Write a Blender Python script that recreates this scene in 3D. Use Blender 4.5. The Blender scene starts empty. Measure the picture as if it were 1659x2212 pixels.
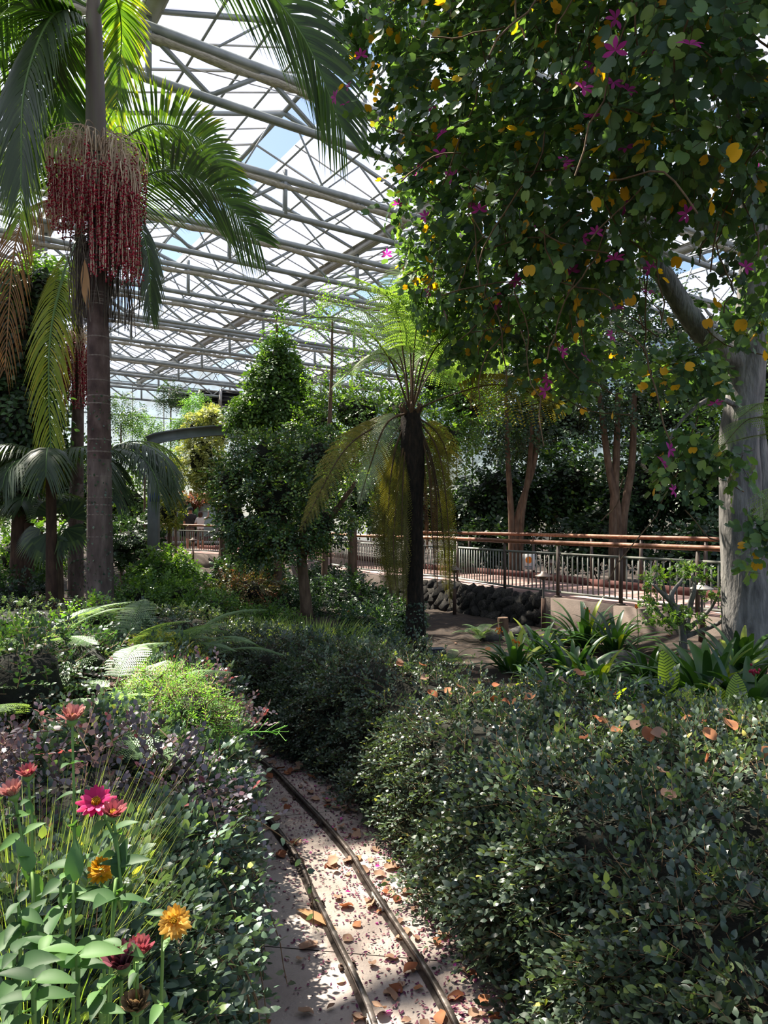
import bpy, math, random
import numpy as np
from mathutils import Vector, Matrix, Euler

# ------------------------------------------------------------------ camera, sky, sun, exposure
SC = bpy.context.scene
COL = SC.collection
F_PX, HORIZON, CX, EYE = 1550.0, 1125.0, 829.5, 1.6
cam_d = bpy.data.cameras.new('camera')
cam_d.sensor_fit = 'AUTO'
cam_d.sensor_width = 36.0
cam_d.lens = F_PX / 2212.0 * 36.0
cam_d.shift_y = (HORIZON - 1106.0) / 2212.0
cam_d.clip_end = 400
cam = bpy.data.objects.new('camera', cam_d)
cam.location = (0, 0, EYE)
TURN = Matrix.Rotation(math.radians(-33.5), 4, 'Z')   # the layout is drawn facing +Y and turned at the end so the greenhouse lies along X and Y
cam.rotation_euler = (math.pi / 2, 0, math.radians(-33.5))
COL.objects.link(cam)
SC.camera = cam

world = bpy.data.worlds.new('sky')
SC.world = world
world.use_nodes = True
wn = world.node_tree
wn.nodes.clear()
sky = wn.nodes.new('ShaderNodeTexSky')
sky.sky_type = 'NISHITA'
sky.sun_disc = False
SUN = (TURN @ Vector((-0.40, 0.38, 0.83))).normalized()
sky.sun_elevation = math.asin(SUN.z)
sky.sun_rotation = math.atan2(SUN.x, SUN.y)
sky.air_density = 1.0
sky.dust_density = 1.0
sky.ozone_density = 1.2
bgn = wn.nodes.new('ShaderNodeBackground')
bgn.inputs['Strength'].default_value = 0.13
won = wn.nodes.new('ShaderNodeOutputWorld')
wn.links.new(sky.outputs[0], bgn.inputs[0])
wn.links.new(bgn.outputs[0], won.inputs[0])

sun_d = bpy.data.lights.new('sun', 'SUN')
sun_d.energy = 17.0
sun_d.angle = math.radians(0.6)
sun_d.color = (1.0, 0.95, 0.86)
sun = bpy.data.objects.new('sun', sun_d)
sun.location = SUN * 60
sun.rotation_euler = SUN.to_track_quat('Z', 'Y').to_euler()
COL.objects.link(sun)

SC.view_settings.view_transform = 'Standard'
SC.view_settings.look = 'None'
SC.view_settings.gamma = 1.0
SC.view_settings.use_curve_mapping = False
SC.view_settings.exposure = 0.8
cy = SC.cycles
cy.max_bounces = 5
cy.diffuse_bounces = 3
cy.glossy_bounces = 2
cy.transmission_bounces = 4
cy.transparent_max_bounces = 4
cy.caustics_reflective = False
cy.caustics_refractive = False
cy.sample_clamp_indirect = 4.0
cy.use_denoising = True
cy.debug_use_spatial_splits = True
cy.adaptive_threshold = 0.03

# ------------------------------------------------------------------ helpers
rng = np.random.default_rng(11)
ORG = {}
A = lambda *a: np.array(a, dtype=float)

def P(px, py, Y):
    """world point seen at photo pixel (px, py) at distance Y along the view"""
    return A((px - CX) / F_PX * Y, Y, EYE - (py - HORIZON) / F_PX * Y)

def norm(v):
    v = np.asarray(v, float)
    return v / (np.linalg.norm(v, axis=-1, keepdims=True) + 1e-12)

def lin(h):
    h = h.lstrip('#')
    c = [int(h[i:i + 2], 16) / 255 for i in (0, 2, 4)]
    return tuple((x / 12.92 if x <= 0.04045 else ((x + 0.055) / 1.055) ** 2.4) for x in c) + (1.0,)

def empty(name, loc, label=None, cat=None, group=None, kind=None, parent=None):
    o = bpy.data.objects.new(name, None)
    o.empty_display_size = 0.2
    COL.objects.link(o)
    org = np.asarray(loc, float)
    if parent is not None:
        o.parent = parent
        o.location = Vector(org - ORG[parent.name])
    else:
        o.location = Vector(org)
    ORG[o.name] = org
    return tag(o, label, cat, group, kind)

def tag(o, label=None, cat=None, group=None, kind=None):
    if label: o['label'] = label
    if cat: o['category'] = cat
    if group: o['group'] = group
    if kind: o['kind'] = kind
    return o

def link(me, name, parent=None, org=None):
    o = bpy.data.objects.new(name, me)
    COL.objects.link(o)
    if parent is not None:
        o.parent = parent
    if org is not None:
        o.location = Vector(org)
    return o

def copy_tree(o, parent=None, loc=None, rz=None, scale=None):
    c = o.copy()
    COL.objects.link(c)
    c.parent = parent
    if loc is not None: c.location = Vector(loc)
    if rz is not None: c.rotation_euler = (0, 0, rz)
    if scale is not None: c.scale = (scale, scale, scale)
    ORG[c.name] = np.asarray(c.location, float)
    for ch in o.children:
        copy_tree(ch, c)
    return c

class MB:
    """collects geometry; build() links it as one mesh object"""
    def __init__(s):
        s.V, s.F, s.R, s.n = [], {}, [], 0
    def add(s, V, F, R=0.5):
        V = np.asarray(V, float).reshape(-1, 3)
        F = np.asarray(F, int)
        s.F.setdefault(F.shape[1], []).append(F + s.n)
        s.V.append(V)
        s.R.append(np.broadcast_to(np.asarray(R, float), (len(V),)).copy())
        s.n += len(V)
        return s
    def box(s, c, size, rz=0.0, R=0.5):
        hx, hy, hz = np.asarray(size) / 2
        v = A(*[(x, y, z) for z in (-hz, hz) for y in (-hy, hy) for x in (-hx, hx)]).reshape(8, 3)
        ca, sa = math.cos(rz), math.sin(rz)
        v = v @ np.array([[ca, sa, 0], [-sa, ca, 0], [0, 0, 1]]) + np.asarray(c)
        return s.add(v, BOXF, R)
    def beam(s, p, q, w, h, up=(0, 0, 1), R=0.5):
        p, q = np.asarray(p, float), np.asarray(q, float)
        d = norm(q - p); up = np.asarray(up, float)
        if abs(d @ up) > 0.97: up = A(1, 0, 0)
        x = norm(np.cross(d, up)); z = np.cross(x, d)
        v = []
        for zz in (-1, 1):
            for e in (p, q):
                for xx in (-1, 1):
                    v.append(e + x * xx * w / 2 + z * zz * h / 2)
        return s.add(v, BOXF, R)
    def tube(s, pts, rad, k=8, R=0.5, caps=True):
        V, F = tube(pts, rad, k)
        s.add(V, F, R)
        if caps:
            n = len(V)
            s.add(V[:k][::-1], np.arange(k)[None], R)
            s.add(V[n - k:], np.arange(k)[None], R)
        return s
    def lathe(s, prof, c, k=20, R=0.5):
        prof = np.asarray(prof, float)
        a = np.arange(k) * 2 * math.pi / k
        V = np.stack([prof[:, None, 0] * np.cos(a), prof[:, None, 0] * np.sin(a), np.repeat(prof[:, 1:2], k, 1)], -1)
        F = ringfaces(len(prof), k)
        return s.add(V.reshape(-1, 3) + np.asarray(c), F, R)
    def build(s, name, mat, parent=None, kind=None, smooth=False, org=None):
        V = np.concatenate(s.V) if s.V else np.zeros((0, 3))
        if org is None:
            org = ORG[parent.name] if parent is not None else np.zeros(3)
        org = np.asarray(org, float)
        me = bpy.data.meshes.new(name)
        loops, starts, k0 = [], [], 0
        for k, L in s.F.items():
            f = np.concatenate(L)
            loops.append(f.ravel()); starts.append(k0 + np.arange(len(f)) * k); k0 += f.size
        loops = np.concatenate(loops); starts = np.concatenate(starts)
        me.vertices.add(len(V)); me.vertices.foreach_set('co', (V - org).astype(np.float32).ravel())
        me.loops.add(len(loops)); me.loops.foreach_set('vertex_index', loops.astype(np.int32))
        me.polygons.add(len(starts)); me.polygons.foreach_set('loop_start', starts.astype(np.int32))
        at = me.attributes.new('rnd', 'FLOAT', 'POINT')
        at.data.foreach_set('value', np.concatenate(s.R).astype(np.float32))
        if smooth:
            me.polygons.foreach_set('use_smooth', np.ones(len(starts), bool))
        me.update(calc_edges=True)
        if mat: me.materials.append(mat)
        o = bpy.data.objects.new(name, me)
        COL.objects.link(o)
        if parent is not None:
            o.parent = parent
            o.location = Vector(org - ORG[parent.name])
        else:
            o.location = Vector(org)
        ORG[o.name] = org
        if kind: o['kind'] = kind
        return o

BOXF = np.array([(0, 2, 3, 1), (4, 5, 7, 6), (0, 1, 5, 4), (2, 6, 7, 3), (0, 4, 6, 2), (1, 3, 7, 5)])

def ringfaces(n, k):
    i = np.arange(n - 1)[:, None]; j = np.arange(k)[None]
    a = i * k + j; b = i * k + (j + 1) % k
    return np.stack([a, b, b + k, a + k], -1).reshape(-1, 4)

def tube(pts, rad, k=8):
    pts = np.asarray(pts, float); n = len(pts)
    rad = np.broadcast_to(np.asarray(rad, float), (n,))
    T = norm(np.gradient(pts, axis=0))
    up = A(0, 0, 1) if abs(T[0, 2]) < 0.9 else A(1, 0, 0)
    X = norm(np.cross(T, up)); 
    for i in range(1, n):
        x = X[i - 1] - T[i] * (X[i - 1] @ T[i]); X[i] = norm(x)
    Z = np.cross(T, X)
    a = np.arange(k) * 2 * math.pi / k
    V = pts[:, None] + rad[:, None, None] * (np.cos(a)[None, :, None] * X[:, None] + np.sin(a)[None, :, None] * Z[:, None])
    return V.reshape(-1, 3), ringfaces(n, k)

def smoothpath(pts, n=24):
    """Catmull-Rom through the points"""
    p = np.asarray(pts, float)
    if len(p) == 2:
        t = np.linspace(0, 1, n)[:, None]; return p[0] * (1 - t) + p[1] * t
    q = np.vstack([2 * p[0] - p[1], p, 2 * p[-1] - p[-2]])
    ts = np.linspace(0, len(p) - 1 - 1e-9, n); out = []
    for t in ts:
        i = int(t); f = t - i
        a, b, c, d = q[i:i + 4]
        out.append(0.5 * ((2 * b) + (c - a) * f + (2 * a - 5 * b + 4 * c - d) * f * f + (3 * b - a - 3 * c + d) * f ** 3))
    return np.array(out)

def interp_path(pts, n):
    p = np.asarray(pts, float)
    L = np.r_[0, np.cumsum(np.linalg.norm(np.diff(p, axis=0), axis=1))]
    t = np.linspace(0, L[-1], n)
    return np.stack([np.interp(t, L, p[:, i]) for i in range(p.shape[1])], -1)

def scatter(tv, tf, pos, d, n, size, rnd):
    """copies of a template (x width, y length, z up) at pos along d with face normal n"""
    y = norm(d); x = norm(np.cross(y, n)); z = np.cross(x, y)
    size = np.broadcast_to(np.asarray(size, float), (len(pos),))
    V = pos[:, None] + size[:, None, None] * (tv[None, :, 0:1] * x[:, None] + tv[None, :, 1:2] * y[:, None] + tv[None, :, 2:3] * z[:, None])
    F = tf[None] + (np.arange(len(pos)) * len(tv))[:, None, None]
    return V.reshape(-1, 3), F.reshape(-1, tf.shape[1]), np.repeat(rnd, len(tv))

def place_leaf_objects(meshes, name, parent, pos, d, n, size):
    """single leaves as objects that share a few meshes"""
    org = ORG[parent.name]
    y = norm(d); x = norm(np.cross(y, n)); z = np.cross(x, y)
    for i in range(len(pos)):
        o = bpy.data.objects.new(name, meshes[i % len(meshes)])
        COL.objects.link(o)
        o.parent = parent
        M = Matrix(((x[i, 0], y[i, 0], z[i, 0]), (x[i, 1], y[i, 1], z[i, 1]), (x[i, 2], y[i, 2], z[i, 2])))
        o.rotation_mode = 'QUATERNION'
        o.rotation_quaternion = M.to_quaternion()
        o.location = Vector(pos[i] - org)
        s = float(size[i]); o.scale = (s, s, s)

def template_meshes(name, tv, tf, mat, rnds):
    out = []
    for r in rnds:
        m = MB(); m.add(tv, tf, r)
        o = m.build(name, mat); out.append(o.data)
        bpy.data.objects.remove(o)
    return out

# leaf outlines: x width, y length (0..1), z up
def leaf_tpl(w=0.25, fold=0.10, curl=0.12, widest=0.45, rows=4, round_tip=False):
    ys = np.linspace(0, 1, rows + 2)
    V = []; F = []
    for i, yv in enumerate(ys):
        if round_tip: wd = w * math.sin(math.pi * min(1, yv * 0.93 + 0.02)) ** 0.6
        else: wd = w * (math.sin(math.pi * yv ** (math.log(0.5) / math.log(widest))) ** 0.85 if 0 < yv < 1 else 0)
        z = -curl * yv * yv
        V += [(-wd, yv, z + fold * wd / max(w, 1e-6)), (0, yv, z), (wd, yv, z + fold * wd / max(w, 1e-6))]
    V = np.array(V)
    for i in range(rows + 1):
        a = i * 3
        F += [(a, a + 1, a + 4, a + 3), (a + 1, a + 2, a + 5, a + 4)]
    return V, np.array(F)

def leaf_small(w=0.27, fold=0.08, curl=0.1):
    V = A(*[(0, 0, 0), (-w, .35, fold), (w, .35, fold), (-w * .85, .68, fold - curl * .5), (w * .85, .68, fold - curl * .5), (0, 1, -curl)]).reshape(6, 3)
    F = np.array([(0, 2, 1), (1, 2, 4), (1, 4, 3), (3, 4, 5)])
    return V, F

def bilobed_tpl(coarse=False):
    """orchid-tree leaf: two rounded lobes, notch at the tip"""
    out = [(0, 0), (-.22, -.03), (-.42, .10), (-.52, .35), (-.50, .62), (-.40, .84), (-.24, .97), (-.10, .92), (0, .72)]
    if coarse: out = [(0, 0), (-.38, .06), (-.53, .45), (-.38, .88), (-.14, .94), (0, .72)]
    L = [(x, y, .10 * (abs(x) / .5) - .10 * y * y) for x, y in out]
    Rr = [(-x, y, z) for x, y, z in L[1:-1]][::-1]
    V = np.array(L + Rr + [(0, .35, -.02)])
    n = len(V) - 1
    F = np.array([(n, (i + 1) % n, i) for i in range(n)])
    return V, F
# ------------------------------------------------------------------ materials
LEAF_ALB = 1.45
def new_mat(name):
    m = bpy.data.materials.new(name)
    m.use_nodes = True
    nt = m.node_tree
    nt.nodes.clear()
    return m, nt

def ramp(nt, stops):
    r = nt.nodes.new('ShaderNodeValToRGB')
    e = r.color_ramp.elements
    while len(e) < len(stops): e.new(0.5)
    for el, (p, c) in zip(e, stops):
        el.position = p; el.color = lin(c) if isinstance(c, str) else c
    return r

def leaf_mat(name, stops, trans=0.35, rough=0.42, spec=0.5, tcol=(1.25, 1.35, 0.45)):
    m, nt = new_mat(name)
    N, L = nt.nodes, nt.links
    at = N.new('ShaderNodeAttribute'); at.attribute_name = 'rnd'
    r = ramp(nt, [(q, tuple(min(1, x * LEAF_ALB) for x in lin(c)[:3]) + (1,)) for q, c in stops])
    L.new(at.outputs['Fac'], r.inputs[0])
    p = N.new('ShaderNodeBsdfPrincipled')
    p.inputs['Roughness'].default_value = rough
    p.inputs['Specular IOR Level'].default_value = spec
    L.new(r.outputs[0], p.inputs['Base Color'])
    t = N.new('ShaderNodeBsdfTranslucent')
    mx = N.new('ShaderNodeVectorMath'); mx.operation = 'MULTIPLY'; mx.inputs[1].default_value = tcol
    L.new(r.outputs[0], mx.inputs[0]); L.new(mx.outputs[0], t.inputs['Color'])
    s = N.new('ShaderNodeMixShader'); s.inputs[0].default_value = trans
    o = N.new('ShaderNodeOutputMaterial')
    L.new(p.outputs[0], s.inputs[1]); L.new(t.outputs[0], s.inputs[2]); L.new(s.outputs[0], o.inputs[0])
    return m

def surf_mat(name, stops, scale=8.0, detail=6.0, rough=0.8, bump=0.0, bscale=None, metal=0.0, stretch=None, spec=0.4, rnd_amt=0.0, distortion=0.0):
    """noise-coloured surface; rnd_amt shifts the colour by the mesh's own rnd attribute"""
    m, nt = new_mat(name)
    N, L = nt.nodes, nt.links
    tc = N.new('ShaderNodeTexCoord')
    src = tc.outputs['Object']
    if stretch:
        mp = N.new('ShaderNodeMapping'); mp.inputs['Scale'].default_value = stretch
        L.new(src, mp.inputs[0]); src = mp.outputs[0]
    nz = N.new('ShaderNodeTexNoise'); nz.inputs['Scale'].default_value = scale; nz.inputs['Detail'].default_value = detail
    nz.inputs['Distortion'].default_value = distortion
    L.new(src, nz.inputs['Vector'])
    fac = nz.outputs['Fac']
    if rnd_amt:
        at = N.new('ShaderNodeAttribute'); at.attribute_name = 'rnd'
        ma = N.new('ShaderNodeMath'); ma.operation = 'MULTIPLY_ADD'; ma.inputs[1].default_value = rnd_amt
        sb = N.new('ShaderNodeMath'); sb.operation = 'SUBTRACT'; sb.inputs[1].default_value = 0.5 * rnd_amt
        L.new(at.outputs['Fac'], ma.inputs[0]); L.new(fac, ma.inputs[2]); L.new(ma.outputs[0], sb.inputs[0]); fac = sb.outputs[0]
    r = ramp(nt, stops); L.new(fac, r.inputs[0])
    p = N.new('ShaderNodeBsdfPrincipled')
    p.inputs['Roughness'].default_value = rough
    p.inputs['Metallic'].default_value = metal
    p.inputs['Specular IOR Level'].default_value = spec
    L.new(r.outputs[0], p.inputs['Base Color'])
    if bump:
        b = N.new('ShaderNodeBump'); b.inputs['Strength'].default_value = bump; b.inputs['Distance'].default_value = 0.03
        n2 = N.new('ShaderNodeTexNoise'); n2.inputs['Scale'].default_value = bscale or scale * 2.5; n2.inputs['Detail'].default_value = 5
        L.new(src, n2.inputs['Vector']); L.new(n2.outputs['Fac'], b.inputs['Height']); L.new(b.outputs[0], p.inputs['Normal'])
    o = N.new('ShaderNodeOutputMaterial'); L.new(p.outputs[0], o.inputs[0])
    return m

def pane_mat(name, clear=0.55, tint='eef1fb', dirt=0.25):
    """greenhouse glazing: part clear, part milky, with algae and dust"""
    m, nt = new_mat(name)
    N, L = nt.nodes, nt.links
    tc = N.new('ShaderNodeTexCoord')
    nz = N.new('ShaderNodeTexNoise'); nz.inputs['Scale'].default_value = 1.3; nz.inputs['Detail'].default_value = 7
    L.new(tc.outputs['Object'], nz.inputs['Vector'])
    r = ramp(nt, [(0.35, (clear - dirt, ) * 3 + (1,)), (0.65, (clear + dirt * .4,) * 3 + (1,))])
    L.new(nz.outputs['Fac'], r.inputs[0])
    tr = N.new('ShaderNodeBsdfTransparent'); tr.inputs[0].default_value = (1.0, 0.97, 0.92, 1)
    tl = N.new('ShaderNodeBsdfTranslucent'); tl.inputs[0].default_value = lin(tint)
    s = N.new('ShaderNodeMixShader'); L.new(r.outputs[0], s.inputs[0])
    L.new(tl.outputs[0], s.inputs[1]); L.new(tr.outputs[0], s.inputs[2])
    o = N.new('ShaderNodeOutputMaterial'); L.new(s.outputs[0], o.inputs[0])
    return m

M = {}
M['steel'] = surf_mat('galvanised_steel', [(.3, '7b817f'), (.7, '989d9a')], 3, 4, rough=.5, metal=.1)
M['darksteel'] = surf_mat('dark_steel', [(.3, '4c4a49'), (.7, '63605d')], 5, 4, rough=.55, metal=.2)
M['gutter'] = surf_mat('weathered_aluminium', [(.3, '9b9993'), (.7, 'b9b6ae')], 2, 5, rough=.55, metal=.1)
M['shade_cloth'] = surf_mat('rolled_shade_cloth', [(.35, '8d8877'), (.65, 'b3ac98')], 9, 5, rough=.9, bump=.6, stretch=(1, 1, 6))
M['pane'] = pane_mat('roof_glazing', clear=.55, tint='80818f', dirt=.2)
M['pane_wall'] = pane_mat('wall_glazing', clear=.40, tint='5f6466', dirt=.3)
M['soil'] = surf_mat('soil', [(.25, '1d1713'), (.5, '31271f'), (.75, '47392d')], 5, 8, rough=.95, bump=.8, bscale=22)
M['concrete'] = surf_mat('track_concrete', [(.25, '8f8078'), (.5, 'a79a90'), (.75, 'b9afa6')], 2.2, 10, rough=.92, bump=.35, bscale=60)
M['deck'] = surf_mat('pink_deck_concrete', [(.3, '8b6f68'), (.7, 'ab8e85')], 1.6, 7, rough=.85, bump=.2, bscale=40)
M['curb'] = surf_mat('red_curb', [(.3, '563430'), (.7, '6b443d')], 3, 5, rough=.85)
M['retaining'] = surf_mat('retaining_wall_concrete', [(.3, '574d46'), (.7, '6f625a')], 2.5, 6, rough=.9, bump=.25, bscale=30)
M['lava'] = surf_mat('lava_rock', [(.3, '171618'), (.55, '35332f'), (.8, '57524b')], 6, 8, rough=.95, bump=1.0, bscale=18, rnd_amt=.35)
M['rock'] = surf_mat('grey_rock', [(.3, '3b3a38'), (.7, '67645f')], 7, 8, rough=.95, bump=.8, bscale=20)
M['rail_steel'] = surf_mat('worn_rail_steel', [(.3, '3a3431'), (.55, '5f5751'), (.75, '978e87')], 14, 6, rough=.35, metal=.55, bump=.1)
M['rust'] = surf_mat('rusty_iron', [(.3, '3a2c26'), (.7, '5e4a3e')], 20, 6, rough=.8, metal=.3)
M['handrail'] = surf_mat('stained_wood_handrail', [(.3, '6b3f2a'), (.6, '87563a'), (.8, 'a0795a')], 3, 6, rough=.55, stretch=(1, 6, 6), rnd_amt=.3)
M['fence'] = surf_mat('painted_fence_steel', [(.3, '6f7069'), (.7, '85867d')], 5, 3, rough=.55)
M['fencepost'] = surf_mat('brown_post_steel', [(.3, '3d332d'), (.7, '51443b')], 5, 3, rough=.6)
M['palm_trunk'] = surf_mat('ringed_palm_bark', [(.3, '463935'), (.55, '635550'), (.8, '85786f')], 3, 8, rough=.9, bump=.5, bscale=14, stretch=(3, 3, .8))
M['palm_trunk_up'] = surf_mat('dark_palm_bark', [(.3, '40312e'), (.55, '5b4944'), (.8, '77665f')], 4, 8, rough=.9, bump=.5, bscale=14, stretch=(2, 2, 1))
M['ring'] = surf_mat('palm_leaf_scar', [(.3, '62554f'), (.7, '85786f')], 8, 4, rough=.9)
M['crownshaft'] = surf_mat('palm_crownshaft', [(.3, '5d4f50'), (.55, '6d625c'), (.8, '707a58')], 1.2, 4, rough=.6, stretch=(4, 4, .6))
M['bark_pale'] = surf_mat('pale_furrowed_bark', [(.25, '4a4846'), (.5, '787572'), (.75, '9a968f')], 5, 9, rough=.9, bump=1.0, bscale=12, stretch=(2, 2, .5), distortion=.6)
M['bark'] = surf_mat('brown_bark', [(.3, '4a372b'), (.7, '7a6350')], 7, 8, rough=.9, bump=.6, bscale=20, stretch=(2, 2, .5))
M['bark_dark'] = surf_mat('dark_bark', [(.3, '33241d'), (.7, '5b4437')], 8, 7, rough=.9, bump=.4, stretch=(2, 2, .5))
M['fern_trunk'] = surf_mat('fibrous_fern_trunk', [(.3, '15110e'), (.6, '2f261e'), (.85, '54412f')], 14, 9, rough=1, bump=1.0, bscale=40, stretch=(2, 2, .6))
M['twig'] = surf_mat('twig', [(.3, '4d3a2a'), (.7, '7d6549')], 10, 4, rough=.9)
M['greenstem'] = leaf_mat('green_stem', [(0, '3f5c2a'), (1, '5f7d3a')], .15)
M['core'] = surf_mat('dark_shade_core', [(.3, '14150f'), (.7, '24241a')], 9, 6, rough=1.0, bump=1.0, bscale=25)  # dark twig colour with the shade inside the plants put into it
M['lamp_metal'] = surf_mat('bronze_lamp_metal', [(.3, '5b5049'), (.7, '7d7168')], 8, 4, rough=.5, metal=.4)
M['lamp_pale'] = surf_mat('pale_lamp_hat', [(.3, '9a958e'), (.7, 'bdb7ae')], 8, 4, rough=.6)
M['plastic'] = surf_mat('grey_plastic', [(.3, '4d555c'), (.7, '656d74')], 6, 3, rough=.6)
M['blackplastic'] = surf_mat('black_plastic', [(.3, '1b1c1f'), (.7, '2a2b2f')], 6, 3, rough=.5)
M['arch'] = surf_mat('grey_arch_steel', [(.3, '5d6466'), (.7, '757c7e')], 3, 5, rough=.55, metal=.2)

# foliage
M['hedge'] = leaf_mat('hedge_leaf', [(0, '28342b'), (.45, '3e4d3e'), (.8, '596a4e'), (.95, '828e4c'), (1, 'a89f55')], .28, .34, .65)
M['vine'] = leaf_mat('vine_leaf', [(0, '2e3c36'), (.5, '455748'), (.85, '5f7255'), (.97, '8c994e'), (1, 'b9b055')], .30, .36, .6)
M['loro'] = leaf_mat('purple_leaf', [(0, '3a3034'), (.4, '524a50'), (.75, '6f676a'), (.93, '86595f'), (1, '95504f')], .26, .38, .6, (1.3, .95, .85))
M['bauh'] = leaf_mat('orchid_tree_leaf', [(0, '2c4232'), (.4, '40593f'), (.8, '5a7647'), (.955, '7b9148'), (.965, 'b78a1e'), (1, 'c9941e')], .40, .40, .5, (1.45, 1.5, .48))
M['bauh_yellow'] = leaf_mat('yellowed_leaf', [(0, 'b98a1c'), (1, 'd3a62c')], .45, .5, .3, (1.3, 1.1, .4))
M['magenta'] = leaf_mat('magenta_petal', [(0, '8a1f6a'), (1, 'c04aa0')], .45, .5, .3, (1.3, .8, 1.2))
M['palm_leaf'] = leaf_mat('palm_leaflet', [(0, '24391f'), (.5, '38542a'), (.85, '55702c'), (1, '8a8a30')], .42, .38, .5, (1.7, 1.7, .35))
M['palm_dark'] = leaf_mat('dark_palm_leaflet', [(0, '243222'), (.6, '384a30'), (1, '526434')], .36, .40, .5, (1.5, 1.5, .4))
M['palm_yellow'] = leaf_mat('yellowing_palm_leaflet', [(0, '5d7527'), (.5, '85902b'), (1, 'a8932c')], .42, .42, .4, (1.5, 1.3, .35))
M['palm_brown'] = leaf_mat('dying_palm_leaflet', [(0, '5c4632'), (.6, '82603a'), (1, 'a9742c')], .38, .6, .2, (1.5, 1.1, .5))
M['fern_leaf'] = leaf_mat('tree_fern_leaf', [(0, '4a6434'), (.5, '6a8546'), (1, '8aa258')], .45, .45, .4, (1.4, 1.4, .5))
M['fern_gold'] = leaf_mat('yellowing_fern_leaf', [(0, '4a4a22'), (.5, '65632c'), (1, '847a3a')], .42, .5, .3, (1.35, 1.25, .45))
M['fern_under'] = leaf_mat('pale_fern_underside', [(0, '84907a'), (1, 'a9b29b')], .35, .6, .2)
M['fern_dead'] = leaf_mat('dead_fern_leaf', [(0, '3b2a20'), (1, '5f4632')], .2, .8, .1, (1.3, 1, .7))
M['fern_ground'] = leaf_mat('ground_fern_leaf', [(0, '3f5638'), (.5, '5d7650'), (1, '86996c')], .4, .45, .4, (1.4, 1.4, .5))
M['fern_stalk'] = surf_mat('fern_stalk', [(.3, '3a2a1c'), (.7, '5d4429')], 9, 4, rough=.7)
M['camellia'] = leaf_mat('glossy_dark_leaf', [(0, '1f3022'), (.5, '30482f'), (.85, '4b6838'), (1, '81953e')], .33, .30, .65)
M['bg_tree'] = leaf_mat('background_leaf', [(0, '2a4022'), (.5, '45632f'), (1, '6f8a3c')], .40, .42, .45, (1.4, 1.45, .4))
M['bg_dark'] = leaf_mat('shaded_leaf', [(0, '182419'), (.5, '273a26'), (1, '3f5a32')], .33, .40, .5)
M['bright'] = leaf_mat('bright_leaf', [(0, '3a5a28'), (.5, '557a35'), (1, '7f9c48')], .42, .42, .4, (1.4, 1.45, .4))
M['varieg'] = leaf_mat('variegated_leaf', [(0, '4d5c34'), (.5, '8a8d5a'), (1, 'bdb886')], .35, .5, .3)
M['ygreen'] = leaf_mat('yellow_green_leaf', [(0, '56602a'), (.5, '7b7f36'), (1, 'a39d4a')], .4, .5, .3)
M['feather'] = leaf_mat('feathery_leaf', [(0, '41682a'), (.5, '5f8a36'), (1, '87ad4e')], .42, .5, .3)
M['nandina'] = leaf_mat('red_tipped_leaf', [(0, '3f4a26'), (.5, '57592f'), (.85, '74513b'), (1, '8a4d42')], .35, .5, .3, (1.4, 1.2, .6))
M['clivia'] = leaf_mat('strap_leaf', [(0, '1e3420'), (.5, '304d28'), (.9, '50702c'), (1, '86912f')], .32, .33, .6, (1.4, 1.5, .4))
M['zin_leaf'] = leaf_mat('zinnia_leaf', [(0, '2a4227'), (.5, '3c5a34'), (1, '567842')], .36, .55, .35)
M['zin_stem'] = leaf_mat('zinnia_stem', [(0, '4d6a35'), (1, '6f8a48')], .15, .6, .3)
M['grass'] = leaf_mat('grass_blade', [(0, '5f7536'), (.5, '869a4c'), (1, 'b5b873')], .42, .5, .3)
M['straw'] = leaf_mat('dry_grass_stalk', [(0, '8f8460'), (1, 'b5a67c')], .3, .7, .2, (1.1, 1, .7))
M['pink'] = leaf_mat('hot_pink_petal', [(0, '8f1045'), (.6, 'ae1a55'), (1, 'bd3a6c')], .3, .5, .3, (1.3, .6, .8))
M['salmon'] = leaf_mat('salmon_petal', [(0, '804c4e'), (.5, '966660'), (1, 'a38376')], .3, .5, .3, (1.1, .9, .85))
M['rose'] = leaf_mat('rose_petal', [(0, '7a3440'), (.5, '8c4c50'), (1, '996a64')], .3, .5, .3, (1.1, .8, .8))
M['yellow'] = leaf_mat('yellow_petal', [(0, '94702a'), (.5, 'ae8838'), (1, 'bfa35a')], .35, .5, .3, (1.2, 1, .5))
M['gold'] = leaf_mat('golden_petal', [(0, '9a7410'), (1, 'c2951e')], .35, .5, .3, (1.2, 1, .4))
M['maroon'] = leaf_mat('faded_maroon_petal', [(0, '3d1f28'), (.6, '6a3a44'), (1, '97606a')], .2, .7, .2, (1.2, .8, .8))
M['driedflower'] = leaf_mat('dried_petal', [(0, '5f4d3a'), (1, '8a7358')], .2, .8, .1, (1.1, 1, .8))
M['orange'] = leaf_mat('orange_petal', [(0, 'c0601a'), (1, 'dd8a2a')], .35, .5, .3, (1.2, 1, .5))
M['litter_tan'] = leaf_mat('dry_tan_leaf', [(0, '73594a'), (.5, '967b66'), (1, 'b09c84')], .2, .75, .2, (1.2, 1, .8))
M['litter_rust'] = leaf_mat('dry_rust_leaf', [(0, '5f3826'), (.5, '7d4c33'), (1, '936749')], .2, .75, .2, (1.2, 1, .7))
M['litter_bits'] = leaf_mat('petal_crumbs', [(0, '3a1f33'), (.5, '5c3448'), (1, '7d5a58')], .1, .85, .1, (1, 1, 1))
M['berry'] = leaf_mat('red_berry', [(0, '6a0a22'), (.5, '8c1030'), (1, 'a8203a')], .05, .35, .5, (1, .6, .6))
M['strand'] = leaf_mat('cream_flower_strand', [(0, 'a58f7c'), (.6, 'c0ab98'), (1, 'd3c5ae')], .15, .8, .2, (1, 1, .9))
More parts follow.
